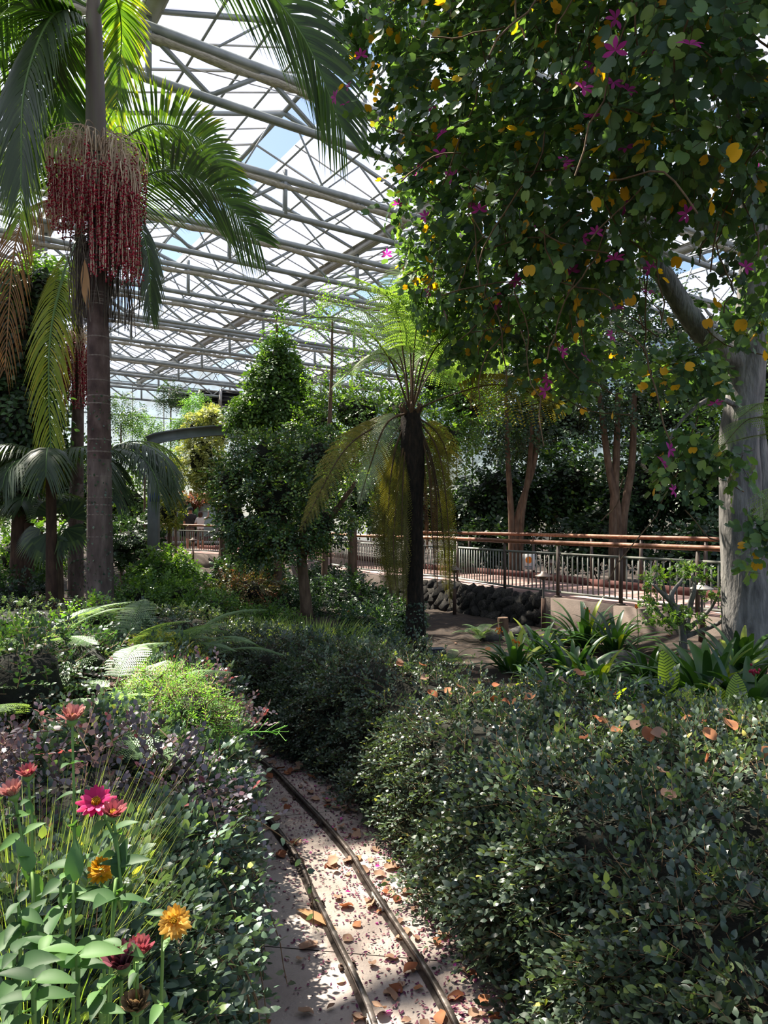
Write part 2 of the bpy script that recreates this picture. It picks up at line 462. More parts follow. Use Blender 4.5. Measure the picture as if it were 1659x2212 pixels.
M['strand_dry'] = leaf_mat('dry_flower_strand', [(0, '3a332f'), (1, '6f655c')], .1, .9, .1, (1, 1, .9))
M['sheath'] = leaf_mat('dry_sheath', [(0, '7a563a'), (1, 'b08a64')], .2, .8, .2, (1.1, 1, .8))

def striped_leaf_mat():
    m = leaf_mat('striped_canna_leaf', [(0, '6f8a2c'), (1, 'a5b044')], .42, .42, .4, (1.4, 1.35, .4))
    nt = m.node_tree; N, L = nt.nodes, nt.links
    tc = N.new('ShaderNodeTexCoord'); sp = N.new('ShaderNodeSeparateXYZ'); L.new(tc.outputs['UV'], sp.inputs[0])
    ab = N.new('ShaderNodeMath'); ab.operation = 'ABSOLUTE'; L.new(sp.outputs[0], ab.inputs[0])
    m1 = N.new('ShaderNodeMath'); m1.operation = 'MULTIPLY_ADD'; m1.inputs[1].default_value = -0.55; L.new(ab.outputs[0], m1.inputs[0]); L.new(sp.outputs[1], m1.inputs[2])
    m2 = N.new('ShaderNodeMath'); m2.operation = 'MULTIPLY'; m2.inputs[1].default_value = 15 * 2 * math.pi; L.new(m1.outputs[0], m2.inputs[0])
    sn = N.new('ShaderNodeMath'); sn.operation = 'SINE'; L.new(m2.outputs[0], sn.inputs[0])
    gt = N.new('ShaderNodeMath'); gt.operation = 'GREATER_THAN'; gt.inputs[1].default_value = .62; L.new(sn.outputs[0], gt.inputs[0])
    r = [n for n in N if n.type == 'VALTORGB'][0]
    mx = N.new('ShaderNodeMix'); mx.data_type = 'RGBA'
    L.new(gt.outputs[0], mx.inputs['Factor']); L.new(r.outputs[0], mx.inputs[6]); mx.inputs[7].default_value = lin('2f4a20')
    for l in list(L):
        if l.from_node == r and l.to_node != mx:
            t = l.to_socket; L.remove(l); L.new(mx.outputs[2], t)
    return m
M['canna'] = striped_leaf_mat()
# ------------------------------------------------------------------ greenhouse shell
ANG = math.radians(33.5)
GS = 1.1                                                        # metres per greenhouse unit
UX, UY = -math.sin(ANG), math.cos(ANG)
VX, VY = math.cos(ANG), math.sin(ANG)
def W(u, v, h):
    """greenhouse axes: u along the gutters, v along the trusses, h above the eye"""
    u, v, h = u * GS, v * GS, h * GS
    return A(UX * u + VX * v, UY * u + VY * v, EYE + h)
H_BOT, H_TOP, H_GUT, H_RIDGE = 8.2, 9.15, 9.45, 11.0
GUT = [-15.1 + 9.4 * i for i in range(6)]
TRUSS_U = [-2.5 + 4 * i for i in range(14)]
U0, U1 = -6.5, 50.3
RZ_V = math.atan2(VY, VX)
RZ_U = math.atan2(UY, UX)

ceiling = empty('ceiling', (0, 0, 0), 'glazed greenhouse roof of steel trusses and milky panes', None, None, 'structure')

def shared(fn):
    """mesh data built once around the origin"""
    m = MB(); mat = fn(m)
    o = m.build('shape', mat); me = o.data
    bpy.data.objects.remove(o)
    return me

def put(name, me, parent, M4):
    o = bpy.data.objects.new(name, me)
    COL.objects.link(o); o.parent = parent
    o.matrix_local = M4
    return o

def seg_matrix(p, q, up=(0, 0, 1)):
    """unit beam along local y, scaled to the segment p-q"""
    p, q = Vector(p), Vector(q); d = q - p; L = d.length; y = d / L
    u = Vector(up)
    if abs(y.dot(u)) > .97: u = Vector((VX, VY, 0))
    x = y.cross(u).normalized(); z = x.cross(y)
    return Matrix(((x.x, y.x * L, z.x, p.x), (x.y, y.y * L, z.y, p.y), (x.z, y.z * L, z.z, p.z), (0, 0, 0, 1)))

def unit_beam(w, h, mat):
    def f(m):
        m.beam((0, 0, 0), (0, 1, 0), w, h); return mat
    return shared(f)
B_STRUT = unit_beam(.085, .085, M['steel'])
B_POST = unit_beam(.13, .10, M['steel'])
B_THIN = unit_beam(.045, .045, M['steel'])
B_RAFT = unit_beam(.07, .11, M['steel'])
B_BAR = unit_beam(.035, .06, M['gutter'])
B_PURL = unit_beam(.05, .07, M['steel'])
B_ROD = unit_beam(.03, .03, M['steel'])

for ti, u in enumerate(TRUSS_U):
    m = MB()
    va, vb = GUT[0], GUT[-1]
    m.beam(W(u, va, H_TOP), W(u, vb, H_TOP), .14, .17)
    truss = m.build('truss', M['steel'], ceiling)
    m = MB(); m.beam(W(u, va, H_BOT), W(u, vb, H_BOT), .12, .15); m.build('bottom_chord', M['steel'], truss)
    m = MB()
    vv = np.linspace(va, vb, 100)
    pts = np.array([W(u - .02, v, H_TOP - .20 + .02 * math.sin(v * 3 + u)) for v in vv])
    m.tube(pts, .085 + .02 * np.sin(vv * 5.1 + u), 7)
    m.build('shade_roll', M['shade_cloth'], truss, smooth=True)
    nseg = int(round((vb - va) / 1.175))
    vs = np.linspace(va, vb, nseg + 1)
    for i in range(nseg):
        hi, lo = H_TOP - .07, H_BOT + .06
        a, b = (hi, lo) if i % 2 == 0 else (lo, hi)
        put('diagonal_strut', B_STRUT, truss, seg_matrix(W(u, vs[i], a), W(u, vs[i + 1], b)))
    for g in GUT[:-1]:
        for o2 in (0, 4.7):
            put('truss_post', B_POST, truss, seg_matrix(W(u, g + o2, H_BOT), W(u, g + o2, H_TOP + .25)))
        mid = g + 4.7
        for sgn, e in ((1, g), (-1, g + 9.4)):
            put('rafter', B_RAFT, truss, seg_matrix(W(u, e, H_GUT + .02), W(u, mid, H_RIDGE - .10)))
            put('roof_brace', B_THIN, truss, seg_matrix(W(u, e + sgn * 1.2, H_TOP), W(u, e + sgn * 2.35, H_GUT + .70)))
            put('roof_brace', B_THIN, truss, seg_matrix(W(u, e + sgn * 3.5, H_TOP), W(u, e + sgn * 2.35, H_GUT + .70)))
            put('roof_brace', B_THIN, truss, seg_matrix(W(u, e + sgn * 3.5, H_TOP), W(u, e + sgn * 4.4, H_RIDGE - .25)))
def slope_h(v, g):
    f = 1 - abs(v - (g + 4.7)) / 4.7
    return H_GUT + .02 + f * (H_RIDGE - H_GUT)
# gutters, ridges, purlins
for gi, g in enumerate(GUT):
    m = MB()
    w = .24 if gi != 2 else .30
    m.beam(W(U0, g, H_GUT - .10), W(U1, g, H_GUT - .10), w, .05)
    m.beam(W(U0, g - w / 2, H_GUT), W(U1, g - w / 2, H_GUT), .03, .22)
    m.beam(W(U0, g + w / 2, H_GUT), W(U1, g + w / 2, H_GUT), .03, .22)
    m.beam(W(U0, g - w * .8, H_GUT + .1), W(U1, g - w * .7, H_GUT + .1), .10, .03)
    m.beam(W(U0, g + w * .8, H_GUT + .1), W(U1, g + w * .7, H_GUT + .1), .10, .03)
    m.build('gutter', M['gutter'], ceiling)
for g in GUT[:-1]:
    mid = g + 4.7
    m = MB(); m.beam(W(U0, mid, H_RIDGE), W(U1, mid, H_RIDGE), .12, .12); m.build('ridge_beam', M['steel'], ceiling)
    for v in (g + 1.3, g + 2.6, g + 3.7, mid + .95, g + 6.8, g + 8.1):
        put('purlin', B_PURL, ceiling, seg_matrix(W(U0, v, slope_h(v, g) - .06), W(U1, v, slope_h(v, g) - .06)))
# panes and glazing bars: 2 m bays, an open vent strip right of each ridge
PW = 2.0
npan = int((U1 - U0) // PW)
def slope_pane(v0, v1, g):
    def f(m):
        h0, h1 = slope_h(v0, g), slope_h(v1, g)
        d = (v1 - v0)
        pts = []
        for uu in (.01, PW - .01):
            pts += [W(uu, v0, h0) - W(0, 0, 0), W(uu, v1, h1) - W(0, 0, 0)]
        m.add(pts, [(0, 2, 3, 1)])                             # a sheet a few millimetres thick
        return M['pane']
    return shared(f)
for g in GUT[:-1]:
    mid = g + 4.7
    pa = slope_pane(g + .25, mid - .06, g)
    pb = slope_pane(mid + .80, g + 9.15, g)
    for k in range(npan):
        u = U0 + k * PW
        for me in (pa, pb):
            o = put('pane', me, ceiling, Matrix.Translation(W(u, 0, 0)))
    for k in range(npan * 2 + 1):
        u = U0 + k * PW / 2
        bar = B_BAR if k % 2 == 0 else B_ROD
        if k % 2 == 0:
            put('glazing_bar', bar, ceiling, seg_matrix(W(u, g + .2, slope_h(g + .2, g) - .04), W(u, mid, H_RIDGE - .03)))
            put('glazing_bar', bar, ceiling, seg_matrix(W(u, mid, H_RIDGE - .03), W(u, g + 9.2, slope_h(g + 9.2, g) - .04)))
    m = MB()
    for k in range(npan):
        u = U0 + (k + .5) * PW
        m.beam(W(u, g + .2, slope_h(g + .2, g) - .03), W(u, mid, H_RIDGE - .02), .025, .04)
        m.beam(W(u, mid + .8, slope_h(mid + .8, g) - .02), W(u, g + 9.2, slope_h(g + 9.2, g) - .03), .025, .04)
        if k % 2 == 0:                                         # wind bracing rods in the roof plane
            m.beam(W(u, g + .5, H_TOP + .1), W(u + 2, mid, H_RIDGE - .15), .022, .022)
            m.beam(W(u, g + 9, H_TOP + .1), W(u + 2, mid, H_RIDGE - .15), .022, .022)
    m.build('fine_glazing_bars', M['gutter'], ceiling, kind='stuff')

def glazed_wall(name, p0, p1, h0, h1, step, rows, mat, label):
    """posts, cross rails and single panes between two corners"""
    p0, p1 = np.asarray(p0, float), np.asarray(p1, float)
    L = np.linalg.norm(p1[:2] - p0[:2]); n = max(1, int(round(L / step)))
    root = empty(name, (p0 + p1) / 2 * A(1, 1, 0) + A(0, 0, h0), label, None, None, 'structure')
    d = (p1 - p0) / n
    o2 = Vector(ORG[root.name])
    pm = None
    zs = np.linspace(h0, h1, rows + 1)
    rz = math.atan2(d[1], d[0])
    wd = np.linalg.norm(d[:2])
    def f(m):
        hz = zs[1] - zs[0]; m.add([(.03, 0, .02), (wd - .03, 0, .02), (wd - .03, 0, hz - .02), (.03, 0, hz - .02)], [(0, 1, 2, 3)]); return mat
    pm = shared(f)
    for i in range(n):
        for r in range(rows):
            q = p0 + d * i
            put('pane', pm, root, Matrix.Translation(Vector((q[0], q[1], zs[r])) - o2) @ Matrix.Rotation(rz, 4, 'Z'))
    for i in range(n + 1):
        q = p0 + d * i
        big = i % 4 == 0
        m = MB(); m.box((q[0], q[1], (h0 + h1) / 2), ((.22 if big else .07), (.22 if big else .08), h1 - h0), rz)
        m.build('wall_post', M['steel'], root)
    for z in zs:
        m = MB(); m.beam((p0[0], p0[1], z), (p1[0], p1[1], z), .06, .06); m.build('cross_rail', M['steel'], root)
    return root
ZB, ZT = -0.6, EYE + H_GUT * GS
wall_back = glazed_wall('wall_back', W(50.2, GUT[0], 0), W(50.2, GUT[-1], 0), ZB, ZT, 2.35, 5, M['pane_wall'], 'far glazed end wall of the greenhouse with grey posts')
glazed_wall('wall_right', W(-6.5, GUT[-1], 0), W(50.2, GUT[-1], 0), ZB, ZT, 2.835, 3, M['pane_wall'], 'long glazed side wall behind the trees')
glazed_wall('wall_left', W(-6.5, GUT[0], 0), W(50.2, GUT[0], 0), ZB, ZT, 2.835, 3, M['pane_wall'], 'glazed side wall past the palms')
# gable glazing above the far wall
for g in GUT[:-1]:
    m = MB()
    c = (50.2, )
    a, b, t = W(50.2, g + .2, H_GUT + .05), W(50.2, g + 9.2, H_GUT + .05), W(50.2, g + 4.7, H_RIDGE - .05)
    m.add([a, b, t], [(0, 1, 2)])
    m.build('gable_pane', M['pane_wall'], wall_back)
# wall vents (dark open louvres) high on the far wall
for px in (388, 452, 497):
    c = P(px, 862, 52.0)
    root = empty('wall_vent', c, {388: 'dark open vent box on far glass wall, leftmost of three', 452: 'dark open vent box on far glass wall, middle of three', 497: 'dark open vent box on far glass wall, rightmost of three'}[px], 'vent', 'vents on the far wall')
    m = MB(); m.box(c + A(0, .2, 0), (1.3, .10, 1.1), RZ_V); m.build('back_panel', M['blackplastic'], root)
    for dz in (-.6, .6):
        m = MB(); m.box(c + A(0, 0, dz), (1.5, .3, .08), RZ_V); m.build('frame', M['gutter'], root)
    for dx in (-.72, .72):
        m = MB(); m.box(c + A(dx * VX, dx * VY, 0), (.08, .3, 1.2), RZ_V); m.build('frame', M['gutter'], root)
    for k in range(4):
        m = MB(); m.box(c + A(0, -.05, -.42 + k * .28), (1.36, .16, .03), RZ_V); m.build('slat', M['darksteel'], root)

# ------------------------------------------------------------------ ground, trench, track bed
RAIL_R = A(*[(.98, -1.2), (.86, 0.2), (.74, 1.2), (.60, 2.0), (.47, 2.7), (.333, 3.365), (.224, 3.756), (.056, 4.234), (-.104, 4.69), (-.253, 5.13), (-.478, 5.636), (-.677, 6.046), (-.86, 6.429), (-1.056, 6.81), (-1.5, 7.5), (-2.1, 8.15), (-2.9, 8.7), (-4.0, 9.15), (-5.6, 9.4), (-8, 9.5)]).reshape(-1, 2)
HEDGE_F = A(*[(1.35, -1.2), (1.22, 0.2), (1.10, 1.2), (.95, 2.0), (.82, 2.7), (.66, 3.4), (.44, 4.0), (.10, 5.0), (-.27, 6.05), (-.80, 6.95), (-1.25, 7.7), (-1.85, 8.5), (-2.7, 9.1), (-3.9, 9.6), (-5.6, 9.85), (-8, 9.95)]).reshape(-1, 2)
BANK_L = A(*[(-.35, -1.2), (-.42, 0.2), (-.48, 1.2), (-.56, 2.0), (-.66, 2.6), (-.80, 3.4), (-.92, 4.2), (-1.05, 5.0), (-1.25, 5.8), (-1.5, 6.6), (-2.0, 7.4), (-2.6, 7.95), (-3.5, 8.35), (-4.5, 8.6), (-5.8, 8.75), (-8, 8.8)]).reshape(-1, 2)
Z_TR = -0.80
RAIL_R3 = smoothpath(RAIL_R, 160); HEDGE_P = smoothpath(HEDGE_F, 160); BANK_P = smoothpath(BANK_L, 160)

def signed(pts, line):
    """signed distance to a polyline, positive on its right when walking along it"""
    pts = np.asarray(pts, float)[:, :2]
    best = np.full(len(pts), 1e9); sg = np.zeros(len(pts))
    for a, b in zip(line[:-1], line[1:]):
        d = b - a; L2 = d @ d
        t = np.clip(((pts - a) @ d) / L2, 0, 1)
        q = a + t[:, None] * d
        r = pts - q; dist = np.linalg.norm(r, axis=1)
        s = np.sign(d[0] * r[:, 1] - d[1] * r[:, 0])
        m = dist < best
        best[m] = dist[m]; sg[m] = -s[m]
    return best * np.where(sg == 0, 1, sg)

def sstep(a, b, x):
    t = np.clip((x - a) / (b - a), 0, 1); return t * t * (3 - 2 * t)

def ground_z(xy):
    xy = np.atleast_2d(np.asarray(xy, float))
    x, y = xy[:, 0], xy[:, 1]
    dr = signed(xy, HEDGE_P[::4]); dl = -signed(xy, BANK_P[::4])
    right = -.55 + .45 * sstep(2.5, 6.0, x) * sstep(16, 10, y) + .10 * np.sin(x * 1.3) * np.sin(y * .9) * .4
    right = right + .5 * sstep(.5, -.8, x) * sstep(8.2, 9.4, y) * sstep(20, 15, y)
    right = right + .55 * sstep(24, 32, y) * sstep(2, -4, x)
    left = -.12 - .30 * sstep(5, 11, y) + .05 * np.sin(x * 2) * np.cos(y * 1.7)
    left = left + .4 * sstep(24, 34, y)
    z = np.where(dr > 0, Z_TR - .05 + (right - Z_TR + .05) * sstep(.15, .5, dr), Z_TR - .05)
    z = np.where(dl > 0, Z_TR - .05 + (left - Z_TR + .05) * sstep(.05, .3, dl), z)
    far = y > 10.2
    zf = np.where(x > -3, right, left)
    bl = sstep(9.8, 11.2, y)
    side = np.where((dr > 0), right, left)
    z = np.where((dr > .5) | (dl > .3), side, z)
    return z

m = MB()
gx = np.r_[np.arange(-40, -8, 2.0), np.arange(-8, 4, .16), np.arange(4, 12, .4), np.arange(12, 46, 2.0)]
gy = np.r_[np.arange(-9, -1, 2.0), np.arange(-1, 10.6, .16), np.arange(10.6, 30, .5), np.arange(30, 75, 2.5)]
XX, YY = np.meshgrid(gx, gy)
xy = np.stack([XX.ravel(), YY.ravel()], -1)
zz = ground_z(xy)
gz = zz + rng.normal(0, .012, len(zz)) * (np.abs(zz - Z_TR) > .1)
nx, ny = len(gx), len(gy)
i = np.arange(ny - 1)[:, None] * nx + np.arange(nx - 1)[None]
m.add(np.c_[xy, gz], np.stack([i, i + 1, i + nx + 1, i + nx], -1).reshape(-1, 4))
floor = m.build('floor', M['soil'], None, 'structure', smooth=True)
tag(floor, 'dark soil of the garden beds')

# concrete track bed: slabs between the two banks
tb = empty('floor_track', (0, 3, Z_TR), 'concrete bed of the miniature railway', None, None, 'structure')
nS = 160
Lq, Rq = BANK_P, HEDGE_P
cuts = [0, 38, 62, 84, 108, 130, 159]
for a, b in zip(cuts[:-1], cuts[1:]):
    m = MB()
    V = []
    for k in range(a, b + 1):
        l, r = Lq[k], Rq[k]
        e = .0 if a < k < b else (.004 if k == a else -.004)
        for t in np.linspace(-.08, 1.12, 7):
            p = l * (1 - t) + r * t
            V.append((p[0], p[1] + e, Z_TR))
        for t in (-.08, 1.12):
            p = l * (1 - t) + r * t
            V.append((p[0], p[1] + e, Z_TR - .08))
    nr = b - a + 1; Fq = []
    for k in range(nr - 1):
        o_ = k * 9
        for j in range(6): Fq.append((o_ + j, o_ + j + 1, o_ + j + 10, o_ + j + 9))
        Fq.append((o_ + 7, o_, o_ + 9, o_ + 16)); Fq.append((o_ + 6, o_ + 8, o_ + 17, o_ + 15))
    m.add(V, np.array(Fq))
    m.build('slab', M['concrete'], tb, smooth=False)

# rails: small flat-bottom section swept along the curve
def sweep_section(path2, z0, sec):
    p = np.asarray(path2); T = norm(np.gradient(p, axis=0)); Nn = np.c_[T[:, 1], -T[:, 0]]
    sec = np.asarray(sec)
    V = np.stack([p[:, None, 0] + Nn[:, None, 0] * sec[None, :, 0], p[:, None, 1] + Nn[:, None, 1] * sec[None, :, 0], np.broadcast_to(z0 + sec[None, :, 1], (len(p), len(sec)))], -1)
    return V.reshape(-1, 3), ringfaces(len(p), len(sec))
SEC = [(-.026, 0), (.026, 0), (.026, .006), (.006, .012), (.006, .034), (.015, .038), (.015, .050), (.010, .054), (-.010, .054), (-.015, .050), (-.015, .038), (-.006, .034), (-.006, .012), (-.026, .006)]
Tn = norm(np.gradient(RAIL_R3, axis=0)); Nn = np.c_[Tn[:, 1], -Tn[:, 0]]
RAIL_L3 = RAIL_R3 - Nn * .37
for nm, path in (('right', RAIL_R3), ('left', RAIL_L3)):
    i0 = int(np.argmin(np.abs(path[:, 1] - 3.4)))
    root = empty('track_rail', (path[i0][0], path[i0][1], Z_TR), 'worn steel railway rail nearer the long hedge' if nm == 'right' else 'worn steel railway rail nearer the flower bank', 'rail', 'miniature railway rails')
    m = MB(); V, F = sweep_section(path, Z_TR + .006, SEC); m.add(V, F); m.build('rail_bar', M['rail_steel'], root)
    L = np.r_[0, np.cumsum(np.linalg.norm(np.diff(path, axis=0), axis=1))]
    for s in np.arange(.8, 9.5, .62):
        k = int(np.searchsorted(L, s)); p, t, n_ = path[k], Tn[k], Nn[k]; rz = math.atan2(t[1], t[0])
        for sd in (-1, 1):
            q = p + n_ * .034 * sd
            m = MB(); m.box((q[0], q[1], Z_TR + .015), (.035, .022, .016), rz); cl = m.build('rail_clip', M['rust'], root)
            m = MB(); m.tube([(q[0], q[1], Z_TR + .02), (q[0], q[1], Z_TR + .034)], .007, 6); m.build('bolt', M['rust'], cl)
    for s in (3.7, 5.75) if nm == 'right' else (4.6,):
        k = int(np.searchsorted(L, s)); p, t, n_ = path[k], Tn[k], Nn[k]; rz = math.atan2(t[1], t[0])
        m = MB()
        m.box((p[0], p[1], Z_TR + .029), (.20, .034, .024), rz)
        for off in (-.07, -.025, .025, .07):
            q = p + t * off
            m.tube([(q[0] - n_[0] * .026, q[1] - n_[1] * .026, Z_TR + .029), (q[0] + n_[0] * .026, q[1] + n_[1] * .026, Z_TR + .029)], .007, 6)
        m.build('joint_bar', M['gutter'], root)

# ------------------------------------------------------------------ elevated walkway with railings
ZW = 0.05
NEAR = A(*[(-9.6, 30.2), (-4.4, 27.0), (-1.75, 23.6), (-.84, 21.8), (.55, 20.0), (1.86, 18.2), (2.71, 16.1), (3.55, 14.65), (4.38, 13.27), (5.2, 11.9), (6.05, 10.5), (7.2, 8.4), (8.2, 6.0)]).reshape(-1, 2)
def offset_line(p, d):
    T = norm(np.gradient(p, axis=0)); return p + np.c_[-T[:, 1], T[:, 0]] * d
FAR = offset_line(NEAR, 2.5)
ZWAY = np.interp(np.arange(len(NEAR)), [0, 1, 2, 3, 12], [.35, .25, .08, ZW, ZW])
walk = empty('floor_walkway', (3.5, 16, ZW), 'raised pink concrete walkway curving behind the tree fern', None, None, 'structure')
for k in range(len(NEAR) - 1):
    m = MB()
    a, b, c, d = NEAR[k], NEAR[k + 1], FAR[k + 1], FAR[k]
    za, zb = ZWAY[k], ZWAY[k + 1]
    V = [(a[0], a[1], za), (b[0], b[1], zb), (c[0], c[1], zb), (d[0], d[1], za)]
    V += [(x, y, z - .16) for x, y, z in V]
    m.add(V, [(0, 1, 2, 3), (7, 6, 5, 4), (0, 4, 5, 1), (1, 5, 6, 2), (2, 6, 7, 3), (3, 7, 4, 0)])
    m.build('deck_slab', M['deck'], walk)
    for side, (p, q) in (('near', (a, b)), ('far', (d, c))):
        t = norm(q - p); n_ = A(t[1], -t[0]) * (1 if side == 'near' else -1)
        off = n_ * (.10 if side == 'near' else -.05)
        m = MB()
        m.beam((p[0] + off[0], p[1] + off[1], (za - 1.0) / 2 + za * .5 - .02), (q[0] + off[0], q[1] + off[1], (zb - 1.0) / 2 + zb * .5 - .02), .2, 1.02)
        m.build('retaining_wall', M['retaining'], walk)
        if side == 'far':
            m = MB(); m.beam((p[0], p[1], za + .08), (q[0], q[1], zb + .08), .14, .16); m.build('curb', M['curb'], walk)

def fence(name, pts, zs, label, hr_mat, balusters=True, h=1.08, sub=None):
    c = pts[len(pts) // 2]
    root = empty(name, (c[0], c[1], zs[len(pts) // 2]), label, 'railing', 'walkway railings')
    bal = shared(lambda m: (m.box((0, 0, .39), (.019, .019, .76)), M['fence'])[1])
    o3 = ORG[root.name]
    for k in range(len(pts)):
        p = pts[k]
        m = MB(); m.box((p[0], p[1], zs[k] + h / 2 - .03), (.06, .06, h - .02)); m.box((p[0], p[1], zs[k] + .01), (.13, .13, .02))
        m.build('post', M['fencepost'], root)
    for k in range(len(pts) - 1):
        a, b = A(*pts[k], zs[k]), A(*pts[k + 1], zs[k + 1])
        L = np.linalg.norm(b - a)
        nseg = max(1, int(round(L / 3.2)))
        m = MB()
        u = A(0, 0, 1)
        m.tube(np.array([a + u * (h + .02), b + u * (h + .02)]), .048, 10, R=float(rng.random()))
        m.build('handrail', hr_mat, root, smooth=True)
        if balusters:
            m = MB(); m.beam(a + u * .88, b + u * .88, .03, .045); m.build('top_bar', M['fence'], root)
            m = MB(); m.beam(a + u * .10, b + u * .10, .03, .045); m.build('bottom_bar', M['fence'], root)
            n = int(L / .125)
            rz = math.atan2(b[1] - a[1], b[0] - a[0])
            for j in range(1, n):
                q = a + (b - a) * j / n
                put('baluster', bal, root, Matrix.Translation(Vector(q - o3) + Vector((0, 0, .10))) @ Matrix.Rotation(rz, 4, 'Z'))
    return root
fence('railing', NEAR[2:11], ZWAY[2:11], 'near walkway railing of grey bars under a round wooden handrail, behind the tree fern', M['handrail'])
FR = FAR[2:11].copy()
fence('railing', FR, ZWAY[2:11] + .08, 'far walkway railing with a reddish wooden handrail below the shaded trees', M['handrail'], balusters=False)
NB = NEAR[0:3].copy(); NB[2] += (NB[1] - NB[2]) * .05
fence('railing', NB, ZWAY[0:3], 'distant railing in front of the two people on the terrace', M['handrail'])

# lava rock wall below the walkway
rw = empty('rock_wall', (2.2, 16.0, -.6), 'low dry wall of black lava rocks under the walkway edge', 'rock wall')
a, b = A(.3, 18.9), A(3.15, 14.75)
ico = None
def rock_tpl(seed, k=10):
    r = np.random.default_rng(seed)
    th = np.linspace(0, math.pi, 6); V = []
    for t in th:
        for j in range(8):
            ph = 2 * math.pi * (j + .5 * (t > 1)) / 8
            rr = 1 + r.normal(0, .16)
            V.append((rr * math.sin(t) * math.cos(ph), rr * math.sin(t) * math.sin(ph), rr * math.cos(t)))
    V = np.array(V); V[:8] = V[:8].mean(0); V[-8:] = V[-8:].mean(0)
    return V, ringfaces(6, 8)
RT = [rock_tpl(s) for s in range(5)]
rock_me = [shared(lambda m, t=t, r=r: (m.add(t[0], t[1], r), M['lava'])[1]) for t, r in zip(RT, (.2, .4, .5, .7, .9))]
k = 0
for row in range(4):
    n = 17
    for j in range(n):
        t = (j + .5 * (row % 2)) / n
        p = a + (b - a) * t
        w = .19 + .08 * rng.random()
        z = -.52 + row * .155 + rng.normal(0, .02)
        back = row * .05
        M4 = Matrix.Translation(Vector((p[0] + back, p[1] + back * .6, z)) - Vector(ORG[rw.name])) @ Euler((rng.random() * 3, rng.random() * 3, rng.random() * 6)).to_matrix().to_4x4() @ Matrix.Diagonal((w, w * .8, w * .62, 1))
        put('rock', rock_me[k % 5], rw, M4); k += 1

# mushroom path lamps
def path_lamp(hat_px, hat_py, Y, label, pale=False, h=None):
    c = P(hat_px, hat_py, Y)
    zg = float(ground_z([c[:2]])[0]) if h is None else c[2] - h
    root = empty('path_lamp', (c[0], c[1], zg), label, 'lamp', 'mushroom path lamps')
    m = MB(); m.lathe([(.0, .02), (.05, .02), (.055, -.01), (.165, -.06), (.17, -.075), (.15, -.07), (.05, -.04), (0, -.035)], c, 20); m.build('hat', M['lamp_pale' if pale else 'lamp_metal'], root, smooth=False)
    m = MB(); m.lathe([(.0, -.04), (.085, -.05), (.08, -.10), (.035, -.14), (.0, -.14)], c, 14); m.build('lantern', M['lamp_metal'], root, smooth=True)
    m = MB(); m.tube([(c[0], c[1], c[2] - .13), (c[0], c[1], max(zg + .45, c[2] - .5))], .022, 8); m.build('stem', M['darksteel'], root)
    m = MB(); m.box((c[0], c[1], (zg + max(zg + .45, c[2] - .5)) / 2), (.075, .075, max(.45, c[2] - .5 - zg))); m.build('post', M['bark_dark'], root)
    return root
path_lamp(1174, 1237, 14.0, 'mushroom path lamp standing in front of the lava rock wall end')
path_lamp(1516, 1262, 10.9, 'pale-hatted path lamp behind the small gnarled shrub', True)
path_lamp(704, 1186, 22.6, 'path lamp at the corner of the walkway left of the tree fern')
path_lamp(982, 1224, 16.2, 'path lamp half hidden by the hanging fern fronds')
path_lamp(417, 1163, 27.6, 'distant path lamp before the terrace railing')
path_lamp(1497, 1222, 17.0, 'path lamp beyond the walkway in the shade by the thick trunk', False, .9)
path_lamp(1192, 1210, 19.0, 'path lamp beyond the walkway behind the little sign', False, .9)

# small sign hung on the far planting
c = P(1142, 1214, 17.6)
sg = empty('notice_sign', (c[0], c[1], .05), 'small white notice with an orange disc behind the railing', 'sign')
m = MB(); m.box(c, (.30, .012, .40), RZ_V - .5); m.build('sign_board', surf_mat('sign_white', [(.3, 'b9b6b2'), (.7, 'cfccc8')], 4, 2, rough=.6), sg)
m = MB()
dq = A(math.sin(-.0), -1, 0) * .0085
ang = np.arange(16) * 2 * math.pi / 16
rzs = RZ_V - .5; ax = A(math.cos(rzs), math.sin(rzs), 0); ny = A(math.sin(rzs), -math.cos(rzs), 0)
V = [c + A(0, 0, .05) + ax * .085 * math.cos(t) + A(0, 0, 1) * .085 * math.sin(t) + ny * .010 for t in ang]
m.add(V, np.arange(16)[None]); m.build('orange_disc', M['orange'], sg)
m = MB(); m.box(c + A(0, 0, -.12) + ny * .008, (.20, .006, .025), rzs); m.box(c + A(0, 0, -.165) + ny * .008, (.16, .006, .018), rzs); m.build('text_lines', M['plastic'], sg)
m = MB(); m.box((c[0], c[1], (c[2] - .2 + .0) / 2), (.03, .03, max(.1, c[2] - .2))); m.build('stake', M['fencepost'], sg)
# ------------------------------------------------------------------ plant tools
LEAF_S = leaf_small(); LEAF_N = leaf_small(.17, .05, .12); LEAF_R = leaf_small(.36, .06, .08)
LEAF_H = leaf_tpl(.27, .07, .10, .48, 3); BILOB = bilobed_tpl(); BILOB_S = bilobed_tpl(True)

